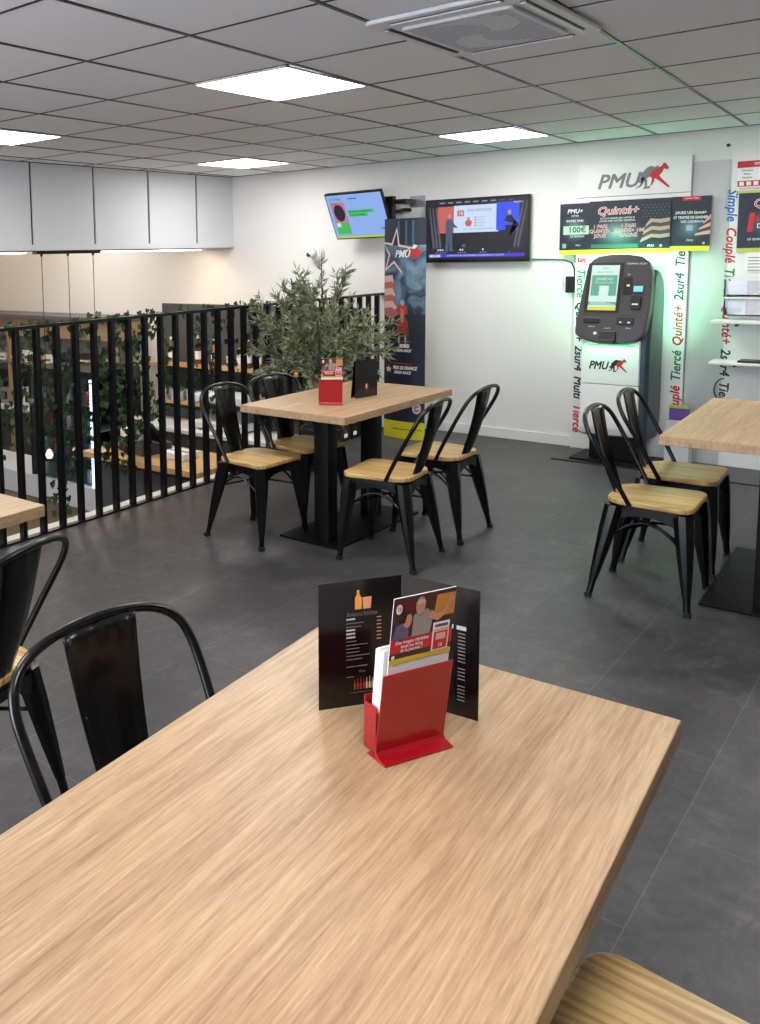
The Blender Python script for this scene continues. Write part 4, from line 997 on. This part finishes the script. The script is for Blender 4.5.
tr.build('trunk', t, smooth=True); lf.build('foliage', t)

# ------------------------------------------------------------------ ivy garlands hanging on the railing
rnd = random.Random(4)
def ivy_leaf(b, p, out, s):
    up = Vector((rnd.uniform(-.4, .4), rnd.uniform(-.5, .5), -1)).normalized(); n = (Vector((out, 0, 0)) + Vector((rnd.uniform(-.6, .6), rnd.uniform(-.8, .8), rnd.uniform(-.3, .6)))).normalized()
    sx = up.cross(n).normalized(); n = sx.cross(up)
    pts = [(0, 0), (.35, -.18), (.52, .18), (.34, .38), (.36, .72), (.16, .62), (0, 1.05), (-.16, .62), (-.36, .72), (-.34, .38), (-.52, .18), (-.35, -.18)]
    vs = [p + sx * (x * s) + up * (y * s) + n * (.10 * s * abs(x)) for x, y in pts] + [p + up * (.32 * s)]
    b.add(vs, [(12, i, (i + 1) % 12) for i in range(12)], IVY)
def ivy(y0, z_low, dens, label, z_top=1.25, spread=.05, xo=-.05, sizes=(.028, .046)):
    t = thing('ivy_garland', label, 'ivy garland', (RX, y0, 1.0), 0, 'artificial ivy garlands on the railing')
    sm = MB(); lm = MB(); z = z_top - 1.0; pts = []; y = 0; x = xo
    k = 0; ph = rnd.uniform(0, 6)
    while z > z_low - 1.0:
        pts.append(Vector((x + .03 * math.sin(k * .9 + ph), y + spread * math.sin(k * .55 + ph) + rnd.uniform(-.012, .012), z))); z -= .045; k += 1
    sm.tube(pts, .0022, STEM, 5)
    for p in pts:
        for q in range(dens + 2):
            pp = p + Vector((rnd.uniform(-.03, .03) - .01, rnd.uniform(-1, 1) * (spread + .02), rnd.uniform(-.025, .025)))
            ivy_leaf(lm, pp, 1.0, rnd.uniform(*sizes))
    st = sm.build('stem', t, smooth=True); lm.build('leaves', t)
spots = [(1.12, .35, 2, 'leftmost ivy garland on the railing at the left edge of the photo'),
 (1.30, .70, 2, 'short ivy garland in the second gap of the railing from the left'),
 (1.42, .55, 1, 'thin ivy garland right of the second visible railing bar'),
 (1.585, .04, 3, 'long ivy garland reaching almost to the floor left of the lit fridge'),
 (1.70, .28, 3, 'ivy garland directly left of the lit fridge strip'),
 (1.90, .62, 2, 'ivy garland hanging over the top of the lit fridge strip'),
 (2.02, .30, 4, 'densest ivy garland, right of the lit fridge strip'),
 (2.16, .22, 4, 'bushy ivy garland left of the till'),
 (2.30, .45, 3, 'ivy garland over the white strip of back wall, left one'),
 (2.48, .50, 2, 'ivy garland over the white strip of back wall, right one'),
 (2.80, .70, 1, 'thin ivy garland at the left end of the grey bar panel'),
 (3.02, .45, 2, 'ivy garland in front of the first bottles on the bar shelf'),
 (3.22, .25, 1, 'thin long ivy garland in front of the glasses'),
 (3.45, .85, 2, 'short ivy garland over the back of the nearer left chair'),
 (3.68, .60, 2, 'ivy garland left of the olive tree'),
 (3.92, .55, 2, 'rightmost ivy garland touching the olive tree leaves')]
for y0, zl, dn, lb in spots: ivy(y0, zl, dn, lb)
# leaves running along the top rail
t = thing('ivy_garland', 'ivy runner with a few leaves lying along the top of the railing', 'ivy garland', (RX, 0, 1.25), 0, 'artificial ivy garlands on the railing')
sm = MB(); lm = MB(); pts = [Vector((.005 * math.sin(i), 1.0 + i * .07, -.001 + .006 * math.sin(i * 1.7))) for i in range(46)]
sm.tube(pts, .0022, STEM, 5)
for i, p in enumerate(pts):
    if rnd.random() < .5: ivy_leaf(lm, p + Vector((0, rnd.uniform(-.03, .03), rnd.uniform(.0, .035))), 1.0, rnd.uniform(.03, .05))
sm.build('stem', t); lm.build('leaves', t)

# ------------------------------------------------------------------ the bar below, behind the railing
t = thing('back_bar_panel', 'dark grey panel on the back wall behind the bar shelves', 'wall panel', (0, 0, 0))
b = MB(); b.box((-4.47, YW - .05, -.9), (-1.86, YW - .022, 1.085), DGREY); b.box((-4.47, YW - .052, -.1), (-1.86, YW - .05, .40), mat('dark_green_glass', (46, 54, 50), .2)); b.build('panel', t)
for z, x0, x1, lb in ((.40, -4.65, -1.95, 'upper wooden bar shelf carrying the bottles'), (-.02, -4.65, -1.95, 'lower wooden bar shelf carrying the glasses')):
    b = MB(); b.box((x0, YW - .22, z), (x1, YW - .054, z + .035), SHELFWOOD); tag(b.build('bar_shelf', bevel=0.002), lb, 'shelf', 'wooden bar shelves')
AMB = mat('amber_bottle', (178, 116, 56), .12, coat=.5); GRN = mat('green_bottle', (70, 120, 90), .12, coat=.5); BRN = mat('brown_bottle', (110, 50, 34), .12, coat=.5); CLG = mat('pale_bottle', (205, 205, 190), .1, coat=.5)
def bottle_proto(m, cap, h):
    t = thing('bottle', '', 'bottle')
    b = MB(); b.lathe([(.033, 0), (.036, .01), (.036, h * .58), (.030, h * .66), (.014, h * .76), (.013, h * .94), (.015, h)], m, 14); b.build('glass_body', t, smooth=True)
    b = MB(); b.lathe([(.016, h * .94), (.016, h + .012), (.0, h + .013)], cap, 10); b.build('cap', t, smooth=True)
    b = MB(); b.lathe([(.0365, h * .18), (.0368, h * .20), (.0368, h * .46), (.0365, h * .48)], PAPER, 14); b.build('label_wrap', t, smooth=True)
    return t
protos = [bottle_proto(AMB, PWHITE, .27), bottle_proto(BRN, PWHITE, .30), bottle_proto(GRN, PBLK, .24), bottle_proto(CLG, PRED, .22)]
kinds = ['amber bottle with a pale cap', 'brown bottle with a white neck', 'green bottle', 'pale clear bottle']
bx = [(-4.27, 0), (-3.98, 3), (-3.87, 1), (-3.64, 0), (-3.43, 2), (-3.29, 3), (-3.18, 1), (-3.05, 0), (-2.9, 0), (-2.72, 3), (-2.56, 0), (-2.4, 1), (-2.25, 0)]
used = set()
ords = ['first', 'second', 'third', 'fourth', 'fifth', 'sixth', 'seventh', 'eighth', 'ninth', 'tenth', 'eleventh', 'twelfth', 'thirteenth']
for n, (x, k) in enumerate(bx):
    o = protos[k] if k not in used else copy_tree(protos[k])
    used.add(k); o.location = (x, YW - .13, .4355); o['label'] = '%s on the upper bar shelf, %s from its left end' % (kinds[k], ords[n]); o['group'] = 'bottles on the upper bar shelf'
GLS = mat('bar_glass', (226, 232, 232), .08, alpha=.6)
def glass_proto():
    b = MB(); b.lathe([(.026, 0), (.032, .004), (.038, .12), (.036, .12), (.030, .008), (.0, .006)], GLS, 12); return b.build('drinking_glass', smooth=True)
g0 = glass_proto(); n = 0
for r_ in range(2):
    for i in range(14):
        o = g0 if n == 0 else g0.copy()
        if n: col.objects.link(o)
        o.location = (-4.6 + i * .12 + .03 * r_, YW - .09 - r_ * .085, .0155); n += 1
        tag(o, 'clear drinking glass in the row along the lower bar shelf', 'glass', 'drinking glasses on the lower bar shelf')
# back counter
t = thing('back_counter', 'pale bar counter with dark cabinet doors along the back wall', 'counter', (0, 0, 0))
b = MB(); b.box((-4.7, 4.98, -.25), (-1.9, YW - .054, -.21), mat('white_worktop', (228, 230, 232), .3)); b.build('worktop', t, bevel=0.003)
for i in range(5):
    x = -4.7 + i * .56; b = MB(); b.box((x, 5.02, LZ), (x + .555, YW - .054, -.252), DGREY); cb = b.build('cabinet', t)
    b = MB(); b.box((x + .02, 5.0, LZ + .1), (x + .54, 5.02, -.28), mat('cabinet_door', (70, 66, 62), .5)); d_ = b.build('door', t, bevel=0.002)
    b = MB(); b.box((x + .5, 4.985, -.36), (x + .512, 5.0, -.30), CHROME); b.build('handle', d_)
# lit white drinks appliance on counter
t = thing('coffee_machine', 'pale coffee machine on the back counter, seen between the railing bars', 'coffee machine', (-3.35, 5.1, -.21))
b = MB(); b.box((-.32, 0, .02), (.32, .36, .10), WHITEP); b.box((-.32, .12, .10), (.32, .36, .30), CHROME); b.box((-.32, .0, .30), (.32, .36, .38), WHITEP); b.build('body', t, bevel=0.01)
for x in (-.16, .16): b = MB(); b.lathe([(.03, .22), (.035, .30)], BLACKP, 12, T(x, .06)); b.build('spout', t)
b = MB(); [b.box((x - .02, .05, 0), (x + .02, .3, .02), BLACKP) for x in (-.26, .26)]; b.build('foot', t)
# front bar with wooden top and till
t = thing('bar_counter', 'wooden topped bar counter with dark front below the railing', 'counter', (0, 0, 0))
b = MB(); b.box((-3.42, 3.30, -.14), (-2.05, 3.95, -.09), SHELFWOOD); b.build('worktop', t, bevel=0.003)
b = MB(); b.box((-3.36, 3.42, LZ), (-2.1, 3.9, -.14), mat('bar_front_brown', (74, 58, 46), .6)); b.build('cabinet', t)
b = MB(); b.box((-3.30, 3.405, LZ + .1), (-2.75, 3.42, -.2), DGREY); b.build('front_panel', t, bevel=0.002); b = MB(); b.box((-2.70, 3.405, LZ + .1), (-2.16, 3.42, -.2), DGREY); b.build('front_panel', t, bevel=0.002)
t = thing('cash_register', 'dark till with a tilted screen and white printer on the bar counter', 'cash register', (-2.95, 3.60, -.09), math.radians(-12))
b = MB(); b.box((-.2, -.12, 0), (.18, .2, .09), DARK); b.build('cash_drawer', t, bevel=0.006)
b = MB(); b.box((-.2, -.1, .09), (-.02, .1, .20), WHITEP); b.build('receipt_printer', t, bevel=0.01)
b = MB(); M = Matrix.Translation((.10, 0, .20)) @ Matrix.Rotation(-.9, 4, 'X'); b.box((-.17, -.12, -.012), (.17, .12, .012), BLACKP, M); b.build('touch_screen', t, bevel=0.004); b = MB(); b.tube([(.10, .02, .09), (.10, .0, .19)], .02, BLACKP, 8); b.build('stand', t)
t = thing('paper_roll_box', 'small white box beside the till on the bar counter', 'box', (-2.52, 3.62, -.0895))
b = MB(); b.box((-.13, -.1, 0), (.13, .1, .06), WHITEP); b.build('carton', t, bevel=0.004); b = MB(); b.box((-.13, -.02, .06), (.13, .02, .0608), PGREY); b.build('tape', t)
# display fridge with light strip
t = thing('display_fridge', 'glass drinks fridge with a bright white vertical light strip', 'fridge', (0, 0, 0))
b = MB(); b.box((-6.4, 3.92, LZ), (-3.93, 4.5, -.66), mat('fridge_white', (214, 218, 224), .35)); b.build('plinth', t, bevel=0.004)
b = MB(); b.box((-4.95, 4.42, -.66), (-3.97, 4.5, .50), BLACKP); b.box((-4.95, 3.94, .44), (-3.97, 4.5, .50), BLACKP); b.box((-4.95, 3.94, -.66), (-4.90, 4.5, .50), BLACKP); b.build('cabinet', t)
LEDW = emi('fridge_led', (190, 225, 255), 1.5)
b = MB()
for i in range(26): b.box((-3.985, 3.93, -.65 + i * .04), (-3.945, 3.955, -.65 + i * .04 + .031), LEDW)
b.box((-3.99, 3.93, .40), (-3.93, 3.98, .425), LEDW); ls = b.build('light_strip', t); ls['label'] = 'bright white vertical light strip'
for i in range(4):
    b = MB(); z = -.66 + .27 * i; b.box((-4.90, 3.97, z), (-3.99, 4.42, z + .01), CHROME); b.build('rack', t)
b = MB(); b.box((-4.9, 3.935, -.64), (-4.03, 3.94, .44), mat('fridge_glass', (200, 215, 225), .03, alpha=.97)); b.build('glass_door', t)
CANS = [mat('can_red', (176, 44, 48), .3), mat('can_blue', (52, 80, 150), .3), mat('can_green', (60, 130, 100), .3), mat('can_white', (206, 206, 214), .3)]
cp = []
for m in CANS:
    b = MB(); b.lathe([(.026, 0), (.031, .008), (.031, .112), (.025, .122)], m, 12); cp.append(b.build('drink_can', smooth=True))
ucan = [False] * 4; rnd = random.Random(9)
lvl = ['bottom', 'second', 'third', 'top']; cn = ['red', 'blue', 'green', 'white']
for i in range(4):
    for j in range(9):
        k = rnd.randint(0, 3); o = cp[k] if not ucan[k] else cp[k].copy()
        if ucan[k]: col.objects.link(o)
        ucan[k] = True
        o.location = (-4.82 + j * .096, 4.05, -.6495 + .27 * i)
        tag(o, '%s drink can, %s fridge rack, %s from left' % (cn[k], lvl[i], ords[j]), 'drink can', 'drink cans in the display fridge')
# tall wooden cabinet with shelves on the back wall, facing the room
t = thing('bar_cabinet', 'tan wooden bar cabinet at the far left of the back wall with open dark shelves', 'cabinet', (0, 0, 0))
CX0, CX1, CY = -8.9, -4.78, YW - .022
b = MB(); b.box((CX0, 5.06, .875), (CX1 + .02, CY, .93), GREY); b.build('top_moulding', t, bevel=0.004)
b = MB(); b.box((CX0, 5.10, .66), (CX1, CY, .875), TANWOOD); b.build('canopy', t)
b = MB(); b.box((CX0, 5.14, .50), (CX1 - .1, CY, .66), GREY); b.build('grey_fascia', t)
b = MB(); b.box((CX0, 5.06, .30), (CX1 - .1, CY, .33), mat('shelf_grey', (120, 120, 118), .5)); b.build('shelf', t)
b = MB(); b.box((CX0, 5.14, .20), (CX1 - .1, CY, .30), DGREY); b.build('fascia', t)
for x_ in (-8.2, -6.8, -5.53, -4.86): b = MB(); b.box((x_, 5.07, LZ), (x_ + .05, 5.14, .66), TANWOOD); b.build('upright', t)
b = MB(); b.box((CX0, CY - .05, LZ), (CX1 - .1, CY, .20), mat('dark_back', (34, 34, 34), .6)); b.build('back_panel', t)
b = MB(); b.box((CX0, 5.0, -.30), (CX1 - .1, CY - .051, -.26), mat('white_worktop', (228, 230, 232), .3)); b.build('worktop', t)
b = MB(); b.box((CX0, 5.145, LZ), (CX1 - .1, CY - .051, -.30), DGREY); b.build('base_unit', t)
items = [(-6.95, 'white'), (-6.75, 'grey'), (-6.45, 'white'), (-6.22, 'orange'), (-6.02, 'white'), (-5.62, 'blue'), (-5.40, 'cream'), (-5.08, 'white')]
cm = {'white': PAPER, 'grey': PGREY, 'orange': mat('box_orange', (206, 116, 80), .5), 'blue': mat('box_blue', (40, 56, 120), .5), 'cream': mat('box_cream', (214, 206, 170), .5)}
for n, (x_, c) in enumerate(items):
    hgt = .08 + .03 * (n % 3); t = thing('carton', '%s carton on the open shelf of the tan bar cabinet, %s from the left' % (c, ords[n]), 'box', (x_, 5.14, .3305), 0, 'cartons on the tan cabinet shelf')
    b = MB(); b.box((-.075, -.05, 0), (.075, .05, hgt), cm[c]); b.build('carton_body', t, bevel=0.003); b = MB(); b.box((-.05, -.0506, hgt * .3), (.05, -.05, hgt * .6), PGREY if c != 'grey' else PAPER); b.build('printed_label', t)
for n, (x_, c) in enumerate([(-7.0, CHROME), (-6.5, WHITEP), (-6.1, DARK), (-5.2, CHROME)]):
    t = thing('bar_appliance', '%s bar appliance on the worktop under the tan cabinet, %s from the left' % (['steel', 'white', 'dark', 'brushed steel'][n], ords[n]), 'appliance', (x_, 5.26, -.2595))
    b = MB(); b.box((-.12, -.12, 0), (.12, .12, .22 + .03 * n), c); b.build('casing', t, bevel=0.012); b = MB(); b.box((-.06, -.124, .06), (.06, -.12, .16), PBLK); b.build('control_panel', t); b = MB(); b.lathe([(.03, 0), (.04, .05), (.01, .07)], BLACKP, 10, T(0, 0, .22 + .03 * n)); b.build('lid', t)
# pendant cluster on a black track
t = thing('pendant_lamp', 'black track with three thin cables and small globe lamps over the bar', 'pendant lamp', (-3.56, 3.35, 1.66))
b = MB(); b.box((-.03, -.375, .0), (.03, .375, .04), BLACKP); b.build('track', t, bevel=0.002)
GB = emi('lamp_globe_glow', (255, 206, 196), .6)
for y_, zd in ((-.30, -1.76), (0, -1.80), (.30, -1.84)):
    b = MB(); b.tube([(0, y_, 0), (0, y_, zd + .08)], .0035, BLACKP, 6); b.lathe([(.010, -.02), (.012, 0)], BLACKP, 8, T(0, y_)); c_ = b.build('cable', t)
    b = MB(); b.lathe([(.0, zd - .038), (.025, zd - .03), (.036, zd), (.025, zd + .03), (.012, zd + .05)], GB, 16, T(0, y_)); b.build('globe', t, smooth=True)
for y0, y1, x, lb in ((1.2, 3.05, -3.80, 'left linear white light under the bulkhead above the bar'), (3.75, 5.4, -3.80, 'right linear white light under the bulkhead above the bar')):
    t = thing('ceiling_strip_light', lb, 'light', (x, 0, 1.670), 0, 'linear lights above the bar')
    b = MB(); b.box((-.05, y0, .008), (.05, y1, .02), WHITEP); b.build('housing', t); b = MB(); b.box((-.045, y0 + .01, 0), (.045, y1 - .01, .008), emi('linear_glow', (255, 222, 180), 8.0)); b.build('diffuser', t)

t = thing('ceiling_strip_light', 'added warm fill strip over the bar cabinet, hidden by the bulkhead', 'light', (0, 0, CZ - .018), 0, 'linear lights above the bar')  # added out of view to warm and brighten the cream bar wall
b = MB(); b.box((-8.6, 4.55, .01), (-4.6, 4.65, .022), WHITEP); b.build('housing', t); b = MB(); b.box((-8.59, 4.56, 0), (-4.61, 4.64, .01), emi('linear_glow', (255, 222, 180), 8.0)); b.build('diffuser', t)
# ------------------------------------------------------------------ green light thrown by the kiosk strips
def area(name, loc, rot, sx, sy, e, c):
    l = bpy.data.lights.new(name, 'AREA'); l.shape = 'RECTANGLE'; l.size = sx; l.size_y = sy; l.energy = e; l.color = c
    o = bpy.data.objects.new(name, l); o.location = loc; o.rotation_euler = rot; col.objects.link(o); return o
G_ = (.30, 1.0, .50)
area('kiosk_green_glow', (.43, 5.42, 1.50), (math.radians(150), 0, 0), .34, .03, 1.1, G_)
area('kiosk_green_underglow', (.43, 5.04, .885), (math.radians(25), 0, 0), .34, .02, .25, G_)
for s in (-1, 1):
    area('kiosk_side_glow', (.43 + s * .275, 5.32, 1.25), (math.radians(90), 0, math.radians(-35 * s)), .02, .6, .75, G_)

# added glowing pane, unseen behind the camera, fills the ceiling and back wall
def fill_window_unit(n, x0, x1, z0, z1):
    b = MB()
    for a, c in (((x0, YF, z0), (x1, YF + .03, z0 + .05)), ((x0, YF, z1 - .05), (x1, YF + .03, z1)), ((x0, YF, z0), (x0 + .05, YF + .03, z1)), ((x1 - .05, YF, z0), (x1, YF + .03, z1)), (((x0 + x1) / 2 - .02, YF, z0), ((x0 + x1) / 2 + .02, YF + .03, z1))):
        b.box(a, c, DARK)
    r = b.build('fill_window_%d' % n); r['kind'] = 'structure'
    p = MB(); p.box((x0 + .05, YF + .004, z0 + .05), (x1 - .05, YF + .01, z1 - .05), emi('fill_pane_glow', (232, 240, 255), 5.0)); p.build('fill_window_pane', r)
fill_window_unit(1, -.9, 1.3, .25, 2.15)

# ------------------------------------------------------------------ world, camera, view
w = bpy.data.worlds.new('world'); scene.world = w; w.use_nodes = True
w.node_tree.nodes['Background'].inputs[0].default_value = (.9, .95, 1, 1); w.node_tree.nodes['Background'].inputs[1].default_value = .15
cam = bpy.data.cameras.new('camera'); co = bpy.data.objects.new('camera', cam); col.objects.link(co)
f_, px_, py_ = CAMF
cam.sensor_fit = 'HORIZONTAL'; cam.sensor_width = 36; cam.lens = 36 * f_ / 760
cam.shift_x = (380 - px_) / 760; cam.shift_y = (py_ - 512) / 760
cam.clip_start = .02
co.matrix_world = CAMM
scene.camera = co
scene.view_settings.view_transform = 'Standard'; scene.view_settings.look = 'None'
scene.view_settings.exposure = 1.36; scene.view_settings.gamma = 1.0; scene.view_settings.use_curve_mapping = False
